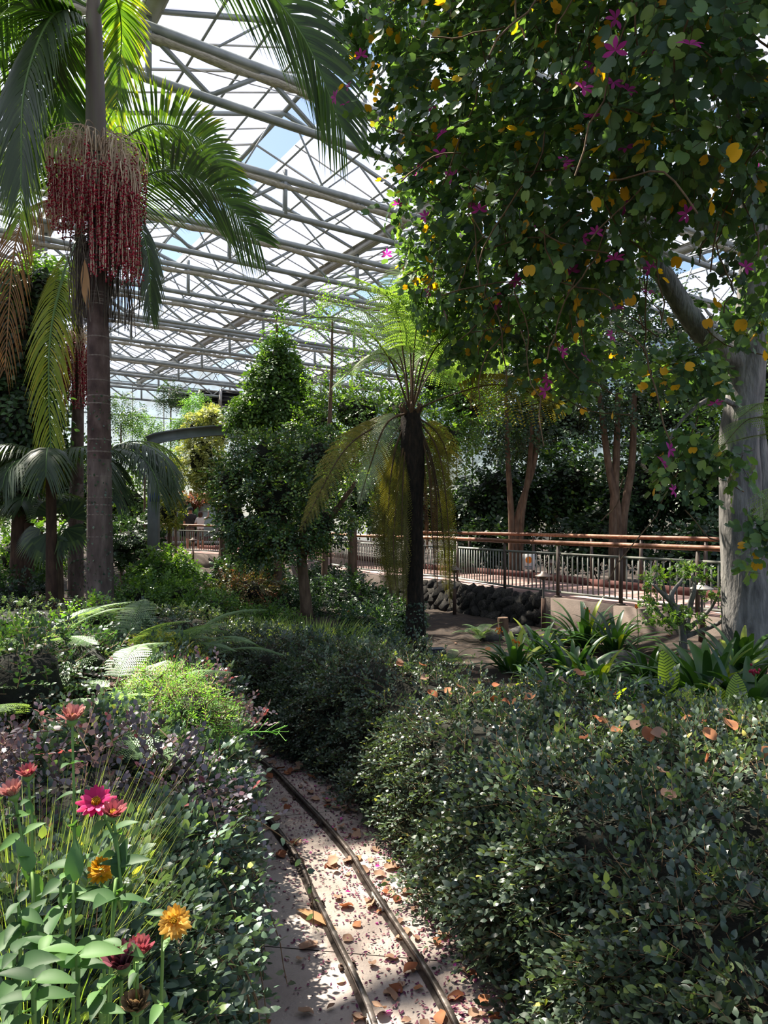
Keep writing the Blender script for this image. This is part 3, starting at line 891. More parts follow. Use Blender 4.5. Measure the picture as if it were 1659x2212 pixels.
def sprigs(base, d, up, k, L, ls, rnd, ang=(1.15, .5), lift=.25, nj=.35, droop=.0):
    """leaf transforms of N sprays of k alternate leaves; also the twig ends"""
    N = len(base); d = norm(d)
    L = np.broadcast_to(np.asarray(L, float), (N,)); ls = np.broadcast_to(np.asarray(ls, float), (N,))
    S = norm(np.cross(d, up + rng.normal(0, .25, (N, 3)))); U = np.cross(S, d)
    P_, D_, N_, Z_, R_ = [], [], [], [], []
    for j in range(k):
        t = (j + .6) / k
        a = ang[0] * (1 - t) + ang[1] * t
        sd = 1 if j % 2 == 0 else -1
        if j == k - 1: a *= .25
        p = base + d * (L * t)[:, None] + A(0, 0, -1) * (droop * L * t * t)[:, None]
        dj = d * math.cos(a) + S * (sd * math.sin(a)) + U * lift + rng.normal(0, .18, (N, 3))
        P_.append(p); D_.append(norm(dj)); N_.append(norm(U + rng.normal(0, nj, (N, 3))))
        Z_.append(ls * (.65 + .5 * rng.random(N)) * (1.05 - .25 * t)); R_.append(np.clip(rnd + rng.normal(0, .12, N) + .18 * (t - .5), 0, 1))
    tip = base + d * L[:, None] + A(0, 0, -1) * (droop * L)[:, None]
    return np.concatenate(P_), np.concatenate(D_), np.concatenate(N_), np.concatenate(Z_), np.concatenate(R_), (base, tip)

def twigs(m, ends, r=.0025, R=.5):
    a, b = ends; N = len(a)
    d = norm(b - a); x = norm(np.cross(d, A(.3, .2, .9))); z = np.cross(x, d)
    V = np.stack([a + x * r, a - x * .5 * r + z * .87 * r, a - x * .5 * r - z * .87 * r, b], 1).reshape(-1, 3)
    F = (np.array([(0, 1, 3), (1, 2, 3), (2, 0, 3)])[None] + (np.arange(N) * 4)[:, None, None]).reshape(-1, 3)
    m.add(V, F, R)

def blob_points(blobs, n, shell=.4, bottom=True):
    B = np.array(blobs, float); c, r = B[:, :3], B[:, 3:6]
    w = (r[:, 0] * r[:, 1] + r[:, 1] * r[:, 2] + r[:, 0] * r[:, 2]); w = w / w.sum()
    k = rng.choice(len(B), int(n * 1.6), p=w)
    v = norm(rng.normal(0, 1, (len(k), 3)))
    q = 1 - shell * rng.random(len(k)) ** 1.7
    lump = 1 + .13 * np.sin(v[:, 0] * 5 + k) * np.sin(v[:, 1] * 6 + 2 * k) + .09 * np.sin(v[:, 2] * 9 + k)
    p = c[k] + v * r[k] * (q * lump)[:, None]
    nn = norm(v / r[k])
    keep = np.ones(len(k), bool)
    for i in range(len(B)):
        dd = np.linalg.norm((p - c[i]) / r[i], axis=1)
        keep &= ~((dd < .62) & (k != i))
    p, nn = p[keep][:n], nn[keep][:n]
    return p, nn

def bl(px, py, Y, rx, rz=None, ry=None):
    """ellipsoid seen at a photo position, radii in metres"""
    c = P(px, py, Y); return (c[0], c[1], c[2], rx, ry or rx, rz or rx)

def crown(root, blobs, n, k=7, L=.22, ls=.07, tpl=LEAF_S, mat='bg_tree', shell=.45, droop=.15, out=.8, hero=0, hero_tpl=None, name='foliage', rbias=0.0, clip=None, twig=True, upz=.8):
    p, nn = blob_points(blobs, n, shell)
    if clip is not None:
        kk = clip(p); p, nn = p[kk], nn[kk]
    d = norm(nn * out + rng.normal(0, .55, p.shape) + A(0, 0, -droop))
    up = norm(nn * .6 + A(0, 0, upz))
    rnd = np.clip(rng.beta(2.2, 2.2, len(p)) + rbias, 0, 1)
    p, d, nr, z, r, ends = sprigs(p - d * L * .5, d, up, k, L, ls, rnd, droop=droop * .4)
    if hero:
        dist = np.linalg.norm(p - A(0, 0, EYE), axis=1)
        inframe = (np.abs(p[:, 0] / p[:, 1]) < .53) & (p[:, 1] > .5) & ((p[:, 2] - EYE) / p[:, 1] < .72) & ((p[:, 2] - EYE) / p[:, 1] > -.69)
        score = dist + np.where(inframe, 0, 99) + .35 * rng.random(len(p)) * dist + .8 * (nr[:, 1] > .3)
        idx = np.argsort(score)[:hero]
        ht = hero_tpl or tpl
        if '_lf' + mat + str(len(ht[0])) not in M:
            M['_lf' + mat + str(len(ht[0]))] = template_meshes('leaf', ht[0], ht[1], M[mat], (.05, .2, .35, .5, .65, .8, .93))
        place_leaf_objects(M['_lf' + mat + str(len(ht[0]))], 'leaf', root, p[idx], d[idx], nr[idx], z[idx])
        keep = np.ones(len(p), bool); keep[idx] = False
        p, d, nr, z, r = p[keep], d[keep], nr[keep], z[keep], r[keep]
    m = MB(); m.add(*scatter(tpl[0], tpl[1], p, d, nr, z, r))
    o = m.build(name, M[mat], root, kind='stuff')
    if twig:
        m = MB(); twigs(m, ends, .0035)
        m.build('twigs', M['twig'], root, kind='stuff')
    return o

def ellipsoid(m, b, s=1.0, k=12, rows=8, amp=.08, seed=0):
    r_ = np.random.default_rng(seed + 5)
    th = np.linspace(0, math.pi, rows); a = np.arange(k) * 2 * math.pi / k
    V = np.stack([np.sin(th)[:, None] * np.cos(a), np.sin(th)[:, None] * np.sin(a), np.repeat(np.cos(th)[:, None], k, 1)], -1).reshape(-1, 3)
    V = V * (1 + r_.normal(0, amp, (len(V), 1)))
    V[:k] = V[:k].mean(0); V[-k:] = V[-k:].mean(0)
    m.add(V * A(*b[3:6]) * s + A(*b[:3]), ringfaces(rows, k))

def core(root, blobs, s=.62, name='shade_core'):  # dark solid blobs block see-through and stand in for shaded inner twigs
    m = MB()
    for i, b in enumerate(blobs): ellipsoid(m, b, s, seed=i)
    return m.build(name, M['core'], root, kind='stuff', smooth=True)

def trunk(root, pts, rad, mat, name='trunk', k=12, n=24, wob=.0, lump=.0):
    p = smoothpath(pts, n); r = np.interp(np.linspace(0, 1, n), np.linspace(0, 1, len(rad)), rad)
    if wob: p = p + np.c_[np.cumsum(rng.normal(0, wob, n)) * .5, np.cumsum(rng.normal(0, wob, n)) * .5, np.zeros(n)] * np.linspace(0, 1, n)[:, None]
    m = MB(); V, F = tube(p, r, k)
    if lump:
        a = np.tile(np.arange(k), n) * 2 * math.pi / k; zz = np.repeat(np.arange(n), k)
        f = 1 + lump * (np.sin(a * 3 + zz * .25) + .6 * np.sin(a * 5 - zz * .4 + 1)) 
        V = np.repeat(p, k, 0) + (V - np.repeat(p, k, 0)) * f[:, None]
    m.add(V, F); m.add(V[:k][::-1], np.arange(k)[None]); m.add(V[-k:], np.arange(k)[None])
    return m.build(name, M[mat], root, smooth=True)

# ---- fronds
def frond_frame(path):
    T = norm(np.gradient(path, axis=0))
    S = np.cross(T, A(0, 0, 1)); ln = np.linalg.norm(S, axis=1, keepdims=True)
    ok = ln[:, 0] > .25
    if ok.any():
        i0 = np.where(ok)[0][0]
        S[~ok] = 0
        for i in range(len(S)):
            if not ok[i]:
                j = np.where(ok)[0][np.argmin(np.abs(np.where(ok)[0] - i))]
                S[i] = S[j]
    else: S[:] = A(1, 0, 0)
    S = norm(S - T * np.sum(S * T, 1, keepdims=True))
    return T, S, np.cross(S, T)

def palm_frond(pts, n=46, Lmax=.62, w=.030, droop=.55, lift=.15, t0=.14, ang=(1.15, .5), mat='palm_leaf', parent=None, rr=.022, rbias=0.0, rmat='greenstem', seg=4, comb=1.0, twist=.0):
    """pinnate palm frond: leaflets in one mesh, rachis as its child"""
    path = smoothpath(pts, 40)
    n = int(n * 1.45); w = w * 0.92
    ts = np.linspace(t0, .995, n)
    idx = ts * 39
    pp = np.stack([np.interp(idx, np.arange(40), path[:, i]) for i in range(3)], -1)
    T, S, U = frond_frame(pp)
    if twist:
        tw = twist * np.linspace(.3, 1, n)[:, None]
        S, U = S * np.cos(tw) + U * np.sin(tw), U * np.cos(tw) - S * np.sin(tw)
    prof = np.clip(np.sin(np.pi * (.12 + .83 * (ts - t0) / (1 - t0))), 0.12, 1) ** .55
    m = MB()
    for sd in (-1, 1):
        a = ang[0] + (ang[1] - ang[0]) * ((ts - t0) / (1 - t0)) + rng.normal(0, .05, n)
        d = S * (sd * np.sin(a))[:, None] + T * np.cos(a)[:, None] + U * lift
        d = norm(d)
        l = Lmax * prof * rng.uniform(.9, 1.06, n)
        wv = norm(T - d * np.sum(T * d, 1, keepdims=True))
        rows = []
        for k in range(seg + 1):
            s = k / seg
            c = pp + d * (l * s)[:, None] + A(0, 0, -1) * (droop * comb * l * s * s)[:, None] + A(0, 0, .0)
            ww = w * prof ** .5 * (math.sin(math.pi * (.18 + .80 * s)) ** .8) * (1 if s < 1 else .1)
            rows.append(np.stack([c - wv * ww[:, None] * .5, c + wv * ww[:, None] * .5], 1))
        V = np.stack(rows, 1).reshape(n, -1, 3)
        nv = V.shape[1]
        f = np.array([(2 * k, 2 * k + 1, 2 * k + 3, 2 * k + 2) for k in range(seg)])
        F = (f[None] + (np.arange(n) * nv)[:, None, None]).reshape(-1, 4)
        s_ = np.tile(np.repeat(np.linspace(0, 1, seg + 1), 2), n)
        R = np.clip(np.repeat(rng.beta(2, 2.5, n), nv) * .7 + rbias + .3 * s_ ** 2, 0, 1)
        m.add(V.reshape(-1, 3), F, R)
    o = m.build('frond', M[mat], parent)
    m = MB(); m.tube(path, np.linspace(rr, rr * .2, 40), 6); m.build('rachis', M[rmat], o, smooth=True)
    return o

def fern_frond(pts, n=26, Lmax=.30, m_=13, parent=None, mat='fern_leaf', rr=.010, t0=.2, droop=.25, lift=.1, rbias=0.0, ang=1.25, name='frond', rmat='fern_stalk', wp=.30, twist=0.0):
    """twice-pinnate fern frond: pinnae made of small pinnules, stalk as its child"""
    path = smoothpath(pts, 36)
    ts = np.linspace(t0, .99, n)
    pp = np.stack([np.interp(ts * 35, np.arange(36), path[:, i]) for i in range(3)], -1)
    T, S, U = frond_frame(pp)
    if twist: S, U = S * math.cos(twist) + U * math.sin(twist), U * math.cos(twist) - S * math.sin(twist)
    sp_ = np.linalg.norm(np.diff(path, axis=0), axis=1).sum() * (1 - t0) / n
    q = (ts - t0) / (1 - t0)
    prof = np.clip(np.sin(np.pi * (.22 + .76 * q)), .05, 1) ** .8
    m = MB()
    for sd in (-1, 1):
        a = ang - .45 * q + rng.normal(0, .04, n)
        d = norm(S * (sd * np.sin(a))[:, None] + T * np.cos(a)[:, None] + U * lift)
        l = Lmax * prof * rng.uniform(.9, 1.05, n)
        s = (np.arange(m_) + .5) / m_
        C = pp[:, None] + d[:, None] * (l[:, None] * s)[:, :, None] + A(0, 0, -1) * (droop * l[:, None] * s * s)[:, :, None]
        wv = norm(T - d * np.sum(T * d, 1, keepdims=True)); Z = np.cross(d, wv)
        pl = np.minimum(wp * l[:, None], sp_ * .62) * (1.08 - s) ** .6 + .004
        hw = (l / m_ * .36)[:, None]
        for e in (-1, 1):
            dv = wv[:, None] * e * .93 + d[:, None] * .36
            b0 = C - d[:, None] * hw[..., None]; b1 = C + d[:, None] * hw[..., None]
            tip = C + dv * pl[..., None] + A(0, 0, -.15) * pl[..., None]
            t0_ = tip - d[:, None] * hw[..., None] * .35; t1_ = tip + d[:, None] * hw[..., None] * .35
            V = np.stack([b0, b1, t1_, t0_], 2).reshape(-1, 3)
            F = np.arange(len(V)).reshape(-1, 4)
            R = np.clip(np.repeat((rng.beta(2, 2, n)[:, None] * .7 + rbias + .25 * s[None]).ravel(), 4), 0, 1)
            m.add(V, F, R)
    o = m.build(name, M[mat], parent, kind=None)
    m = MB(); m.tube(path, np.linspace(rr, rr * .25, 36), 5); m.build('stalk', M[rmat], o, smooth=True)
    return o

def arc(base, az, L, e0, bend, n=6, p=1.3):
    """points of a frond that starts at elevation e0 and bends over"""
    s = np.linspace(0, 1, n); out = [np.asarray(base, float)]
    for i in range(1, n):
        e = e0 - bend * ((s[i] + s[i - 1]) / 2) ** p
        out.append(out[-1] + A(math.cos(az) * math.cos(e), math.sin(az) * math.cos(e), math.sin(e)) * L / (n - 1))
    return np.array(out)

# ------------------------------------------------------------------ the long clipped hedge
hz0 = P(1000, 1700, 4.0)
hedge = empty('hedge', (.6, 4.2, Z_TR), 'long dense evergreen hedge right of the track, curving away to the left', 'hedge')
HT = norm(np.gradient(HEDGE_P, axis=0)); HN = np.c_[HT[:, 1], -HT[:, 0]]
def hedge_w(y): return np.interp(y, [1, 2, 3.4, 4.4, 5.4, 6.2, 8, 10], [2.6, 2.6, 2.3, 1.95, 1.3, .85, .8, .9])
def hedge_surface(k, q):
    """k: index on the front line (float), q: 0..1 up the face, 1..2 over the top, 2..3 down the back"""
    x = np.interp(k, np.arange(160), HEDGE_P[:, 0]); y = np.interp(k, np.arange(160), HEDGE_P[:, 1])
    n = norm(np.c_[np.interp(k, np.arange(160), HN[:, 0]), np.interp(k, np.arange(160), HN[:, 1])])
    w = hedge_w(y)
    top = np.interp(y, [5, 7, 8.5, 10], [.27, .22, .20, .26]) + .05 * np.sin(y * 2.1) + .03 * np.sin(y * 5.3)
    qf, qt, qb = np.clip(q, 0, 1), np.clip(q - 1, 0, 1), np.clip(q - 2, 0, 1)
    d = .02 + .18 * qf ** 2.5 + w * qt * .97 + .12 * qb
    z = Z_TR + (top - .10 - Z_TR) * qf ** .9 + .10 * np.sin(np.minimum(qt * 6, 1.57)) + .05 * np.sin(qt * 7 + y * 3) * (qt > .1) * (qt < .95) - .75 * qb
    bulge = .05 * np.sin(y * 4 + z * 5) + .04 * np.sin(y * 9.3 + 2 + z * 8)
    nx = np.where(q < 1, -1.0, np.where(q < 2, -.25 * (qt < .15), .8))
    nz = np.where(q < 1, .25 + .5 * qf ** 4, 1.0)
    nn = norm(np.c_[n * nx[:, None], nz])
    p = np.c_[x, y, z] + np.c_[n * d[:, None], np.zeros(len(x))] + nn * bulge[:, None]
    return p, nn
# dark solid shell standing in for the hedge's shaded twiggy inside
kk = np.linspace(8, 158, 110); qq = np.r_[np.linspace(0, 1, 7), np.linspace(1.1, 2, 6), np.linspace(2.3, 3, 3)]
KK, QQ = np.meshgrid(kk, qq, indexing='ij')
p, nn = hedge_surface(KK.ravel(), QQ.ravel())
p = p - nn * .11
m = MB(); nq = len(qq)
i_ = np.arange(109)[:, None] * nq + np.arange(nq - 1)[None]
m.add(p, np.stack([i_, i_ + nq, i_ + nq + 1, i_ + 1], -1).reshape(-1, 4)); m.build('shade_core', M['core'], hedge, kind='stuff', smooth=True)
def hedge_foliage():
    specs = [(8, 70, 5600, .050, .25), (70, 118, 3800, .040, .18), (118, 159, 2200, .045, .16)]
    P_, D_, N_, Z_, R_, E0, E1 = [], [], [], [], [], [], []
    for k0, k1, n, ls, L in specs:
        k = rng.uniform(k0, k1, n)
        ratio = .42 if k0 < 70 else .6
        q = np.where(rng.random(n) < ratio, rng.random(n) ** .9, 1 + rng.random(n) * 1.08)
        p, nn = hedge_surface(k, q)
        p = p + nn * rng.uniform(-.10, .03, n)[:, None]
        d = norm(nn * .55 + rng.normal(0, .6, (n, 3)) + A(-.25, -.25, -.25) * (q < 1)[:, None] + A(0, 0, .2))
        r = sprigs(p, d, nn + A(0, 0, .6), 9, L * rng.uniform(.7, 1.2, n), ls * rng.uniform(.8, 1.2, n), rng.beta(2, 2.2, n) * .85, nj=.45, droop=.2)
        P_.append(r[0]); D_.append(r[1]); N_.append(r[2]); Z_.append(r[3]); R_.append(r[4]); E0.append(r[5][0]); E1.append(r[5][1])
    return [np.concatenate(x) for x in (P_, D_, N_, Z_, R_, E0, E1)]
p, d, nr, z, r, e0, e1 = hedge_foliage()
def split_hero(p, n, extra=0):
    dist = np.linalg.norm(p - A(0, 0, EYE), axis=1)
    fr = (np.abs(p[:, 0] / np.maximum(p[:, 1], .1)) < .53) & (p[:, 1] > .5) & (np.abs((p[:, 2] - EYE) / np.maximum(p[:, 1], .1)) < .69)
    return np.argsort(dist + np.where(fr, 0, 99) + extra + .4 * rng.random(len(p)))[:n]
idx = split_hero(p, 300, np.where(p[:, 2] > -.5, 0, 2))
hedge_lf = template_meshes('leaf', *LEAF_H, M['hedge'], (.05, .2, .3, .42, .55, .7, .85))
place_leaf_objects(hedge_lf, 'leaf', hedge, p[idx], d[idx], nr[idx], z[idx])
keep = np.ones(len(p), bool); keep[idx] = False
m = MB(); m.add(*scatter(*LEAF_S, p[keep], d[keep], nr[keep], z[keep], r[keep])); m.build('foliage', M['hedge'], hedge, kind='stuff')
m = MB(); twigs(m, (e0, e1), .003); m.build('twigs', M['twig'], hedge, kind='stuff')
# ------------------------------------------------------------------ left bank: trailing vine, purple shrubs, ferns
vine = empty('ground_cover_vine', (-.8, 3.2, -.2), 'blue-green oval-leaved ground cover spilling over the left bank onto the track', 'ground cover')
BT = norm(np.gradient(BANK_P, axis=0)); BN = np.c_[BT[:, 1], -BT[:, 0]]
def bank_surface(k, q):
    """q 0..1 up the wall from the concrete, 1..2 back over the bank"""
    x = np.interp(k, np.arange(160), BANK_P[:, 0]); y = np.interp(k, np.arange(160), BANK_P[:, 1])
    n = norm(np.c_[np.interp(k, np.arange(160), BN[:, 0]), np.interp(k, np.arange(160), BN[:, 1])])
    w = np.interp(y, [1, 2, 3, 4, 5, 6, 8], [.75, .85, .95, .95, .8, .7, .6])
    top = .22 + .06 * np.sin(y * 3.1 + 1) + .04 * np.sin(y * 6.7)
    qf, qt = np.clip(q, 0, 1), np.clip(q - 1, 0, 1)
    d = .02 - .07 * np.sin(qf * 2.2) + .08 * qf ** 3 + w * qt
    z = Z_TR + .05 + (top - .12 - Z_TR) * qf + .16 * np.sin(np.minimum(qt * 4, 1.57)) + .07 * np.sin(qt * 5 + y * 2.5)
    nn = norm(np.c_[n * np.where(q < 1, 1.0, .3)[:, None], np.where(q < 1, .3, 1.0)])
    return np.c_[x, y, z] - np.c_[n * d[:, None], np.zeros(len(x))], nn
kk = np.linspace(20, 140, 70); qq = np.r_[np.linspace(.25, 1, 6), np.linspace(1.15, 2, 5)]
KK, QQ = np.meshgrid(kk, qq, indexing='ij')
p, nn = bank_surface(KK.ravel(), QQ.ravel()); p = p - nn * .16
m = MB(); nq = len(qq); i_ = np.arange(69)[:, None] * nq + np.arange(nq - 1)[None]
m.add(p, np.stack([i_, i_ + 1, i_ + nq + 1, i_ + nq], -1).reshape(-1, 4)); m.build('vine_shade_core', M['core'], vine, kind='stuff', smooth=True)  # dark solid sheet standing in for the shaded stems under the vine
n = 5800
k = np.where(rng.random(n) < .45, rng.uniform(28, 66, n), rng.uniform(28, 132, n)); q = np.where(rng.random(n) < .38, .30 + .7 * rng.random(n) ** .8, 1 + rng.random(n))
p, nn = bank_surface(k, q); p = p + nn * rng.uniform(-.14, .03, n)[:, None]
d = norm(nn * .6 + rng.normal(0, .6, (n, 3)) + A(.25, 0, .05))
p, d, nr, z, r, ends = sprigs(p, d, nn + A(0, 0, .6), 8, .20 * rng.uniform(.7, 1.3, n), .053 * rng.uniform(.75, 1.25, n), rng.beta(2, 2.2, n) * .85, nj=.4, droop=.15)
# long trailing stems hanging over the wall
T0 = []
for i in range(56):
    k0 = rng.uniform(34, 118) if i < 30 else rng.uniform(31, 58); pt, n0 = bank_surface(np.array([k0]), np.array([1.02]))
    L = rng.uniform(.35, .85) if i < 30 else rng.uniform(.5, 1.0); az = rng.uniform(-.9, .7)
    c = [pt[0]]
    dv = norm(np.r_[n0[0, :2] * .6 + rng.normal(0, .25, 2), .15])
    for s in range(9):
        dv = norm(dv + A(0, 0, -.48) + rng.normal(0, .12, 3)); c.append(c[-1] + dv * L / 9)
    c = np.array(c); c[:, 2] = np.maximum(c[:, 2], Z_TR + .04); T0.append(c)
tp, td, tn, tz, tr = [], [], [], [], []
m = MB()
for c in T0:
    m.tube(c, np.linspace(.004, .002, len(c)), 5, caps=False)
    cc = interp_path(c, 14); tg = norm(np.gradient(cc, axis=0)); sd = norm(np.cross(tg, A(.2, -.5, .6)))
    s_ = np.where(np.arange(14) % 2 == 0, 1, -1)[:, None]
    tp.append(cc); td.append(norm(sd * s_ + tg * .5 + rng.normal(0, .25, (14, 3)))); tn.append(norm(np.cross(td[-1], tg) + A(0, -.8, .6) + rng.normal(0, .3, (14, 3)))); tz.append(rng.uniform(.035, .06, 14)); tr.append(rng.beta(2, 2, 14) * .8)
m.build('trailing_stems', M['twig'], vine, kind='stuff')
p = np.concatenate([p] + tp); d = np.concatenate([d] + td); nr = np.concatenate([nr] + tn); z = np.concatenate([z] + tz); r = np.concatenate([r] + tr)
idx = split_hero(p, 300)
place_leaf_objects(template_meshes('leaf', *LEAF_H, M['vine'], (.05, .2, .3, .42, .55, .7, .85)), 'leaf', vine, p[idx], d[idx], nr[idx], z[idx])
keep = np.ones(len(p), bool); keep[idx] = False
m = MB(); m.add(*scatter(*LEAF_S, p[keep], d[keep], nr[keep], z[keep], r[keep])); m.build('foliage', M['vine'], vine, kind='stuff')
m = MB(); twigs(m, ends, .003); m.build('twigs', M['twig'], vine, kind='stuff')

def shrub(name, label, cat, blobs, n, mat, group=None, base=None, hero=0, coresz=.6, stems=3, **kw):
    b0 = np.array(blobs[0]); 
    if base is None:
        base = A(b0[0], b0[1], float(ground_z([b0[:2]])[0]))
    root = empty(name, base, label, cat, group)
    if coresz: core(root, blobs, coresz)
    for s in range(stems):
        t = A(*blobs[s % len(blobs)][:3]) + rng.normal(0, .08, 3)
        bb = base + A(rng.normal(0, .06), rng.normal(0, .06), -.03)
        trunk(root, [bb, (bb + t) / 2 + rng.normal(0, .05, 3), t], [.025, .012], 'bark_dark', 'stem', 6, 8)
    crown(root, blobs, n, mat=mat, hero=hero, **kw)
    return root

shrub('purple_shrub', 'purple-leaved shrub with silvery sheen behind the pink zinnia', 'shrub',
      [(-1.5, 3.45, .12, .85, .75, .50), (-1.38, 2.55, .02, .55, .5, .38), (-2.3, 3.3, .1, .7, .8, .5)], 1500, 'loro', hero=220, k=10, L=.26, ls=.040, tpl=LEAF_R, hero_tpl=leaf_tpl(.34, .06, .08, .5, 3), droop=.05, upz=1.6, coresz=.5)
shrub('purple_shrub', 'purple-leaved shrub with red tips behind the ferns on the left bank', 'shrub',
      [(-1.75, 5.6, .02, .75, .75, .45), (-2.55, 6.0, .05, .7, .7, .5)], 800, 'loro', k=9, L=.26, ls=.045, tpl=LEAF_R, droop=.05, upz=1.4, rbias=.12, coresz=.6)
shrub('feathery_shrub', 'soft bright green feathery bush beside the purple shrub', 'shrub',
      [bl(400, 1550, 4.5, .32, .26), bl(350, 1500, 4.8, .28, .22)], 1100, 'feather', k=11, L=.14, ls=.032, tpl=leaf_small(.07, .01, .1), coresz=.5)
shrub('small_leaved_shrub', 'low shrub of small glossy lime leaves left of the thick palm trunk', 'shrub',
      [bl(120, 1390, 8.0, .75, .28), bl(205, 1350, 8.4, .35, .38), bl(20, 1400, 7.8, .6, .25)], 700, 'bright', k=8, L=.2, ls=.05, coresz=.5)
shrub('dark_shrub', 'dusky green shrub below the ferns at the left edge', 'shrub',
      [bl(40, 1480, 5.0, .5, .4), bl(150, 1440, 5.8, .5, .35)], 520, 'bg_dark', k=8, L=.2, ls=.05, coresz=.6)
shrub('golden_shrub', 'small yellow-green bush at the bend of the hedge', 'shrub',
      [bl(372, 1425, 6.6, .32, .16), bl(335, 1400, 6.9, .25, .15)], 400, 'ygreen', k=9, L=.14, ls=.035, coresz=.5, rbias=.2)

def ground_fern(base, label, n, L, az0, az1, e0=1.0, bend=1.5, lm=.16, mat='fern_ground', m_=9, t0=.22):
    base = np.asarray(base, float)
    root = empty('fern', base, label, 'fern', 'ground ferns')
    for i in range(n):
        az = az0 + (az1 - az0) * (i + rng.uniform(.2, .8)) / n
        fern_frond(arc(base, az, L * rng.uniform(.8, 1.1), e0 + rng.normal(0, .15), bend + rng.normal(0, .2)), n=20, Lmax=lm, m_=m_, parent=root, mat=mat, rr=.006, t0=t0, rmat='greenstem')
    return root
gfz = lambda x, y: A(x, y, float(ground_z([(x, y)])[0]))
PI = math.pi
def fern_at(px, py, Y, label, n, L, az0, az1, up=1.25, bend=1.5, lm=.17, m_=11):
    g = P(px, py, Y); z = g[2]; g[2] = float(ground_z([g[:2]])[0])
    ground_fern(g, label, n, L + max(0, z - g[2]) * .8, az0, az1, up, bend, lm, 'fern_ground', m_, t0=min(.6, .15 + max(0, z - g[2]) * .8 / (L + max(0, z - g[2]) * .8)))
fern_at(185, 1530, 4.2, 'shaded fern with arching fronds behind the purple shrub', 11, .62, -1.4, 1.9, 1.2, 1.5, .17)
fern_at(220, 1480, 4.8, 'fern between the purple shrub and the feathery bush', 10, .6, -1.4, 2.0, 1.2, 1.5, .17)
fern_at(255, 1375, 6.9, 'pale sunlit fern in front of the thick palm trunk', 13, .95, -2.2, 1.8, 1.15, 1.45, .24, 13)
fern_at(335, 1360, 7.3, 'pale fern reaching over the end of the hedge', 9, .95, -1.3, 1.2, 1.05, 1.25, .24, 13)
fern_at(15, 1320, 6.4, 'tall fern at the left edge with level fronds', 10, .95, -1.3, 1.4, 1.1, 1.3, .2, 13)
fern_at(110, 1450, 5.6, 'fern beneath the level fronds at the left edge', 10, .75, -1.6, 3.6, 1.2, 1.5, .17)
fern_at(30, 1500, 4.9, 'fern at the left edge behind the purple shrub', 9, .7, -1.5, 2.6, 1.2, 1.5, .17)

# ------------------------------------------------------------------ palms
def ringed_trunk(root, pts, rad, zsplit, rings, mat_lo='palm_trunk', mat_hi='palm_trunk_up', lower=.42):
    p = smoothpath(pts, 60); r = np.interp(np.linspace(0, 1, 60), np.linspace(0, 1, len(rad)), rad)
    cut = int(60 * lower)
    m = MB(); m.tube(p[cut:], r[cut:], 18); tr = m.build('trunk', M[mat_hi], root, smooth=True)
    m = MB(); m.tube(p[:cut + 1], r[:cut + 1] * 1.01, 18); m.build('trunk_base', M[mat_lo], root, smooth=True)
    for t in rings:
        k = t * 59; c = np.array([np.interp(k, np.arange(60), p[:, i]) for i in range(3)]); rr = np.interp(k, np.arange(60), r)
        m = MB(); m.lathe([(rr * .99, -.012), (rr * 1.018, -.005), (rr * 1.018, .005), (rr * .99, .012)], c, 18)
        m.build('leaf_scar', M['ring'], tr, smooth=True)
    return tr

def ivy_on(root, pts, rad, z0, z1, n, mat='vine', ls=.05):
    p = smoothpath(pts, 40); r = np.interp(np.linspace(0, 1, 40), np.linspace(0, 1, len(rad)), rad)
    z = rng.uniform(z0, z1, n); a = rng.uniform(0, 2 * PI, n)
    c = np.stack([np.interp(z, p[:, 2], p[:, i]) for i in range(3)], -1); rr = np.interp(z, p[:, 2], r)
    nrm_ = np.c_[np.cos(a), np.sin(a), np.zeros(n)]
    m = MB(); m.add(*scatter(*LEAF_R, c + nrm_ * (rr + .01)[:, None], norm(rng.normal(0, 1, (n, 3)) + A(0, 0, -.4)), norm(nrm_ + rng.normal(0, .35, (n, 3))), ls * rng.uniform(.6, 1.2, n), rng.random(n) * .7))
    return m.build('climbing_ivy', M[mat], root, kind='stuff')

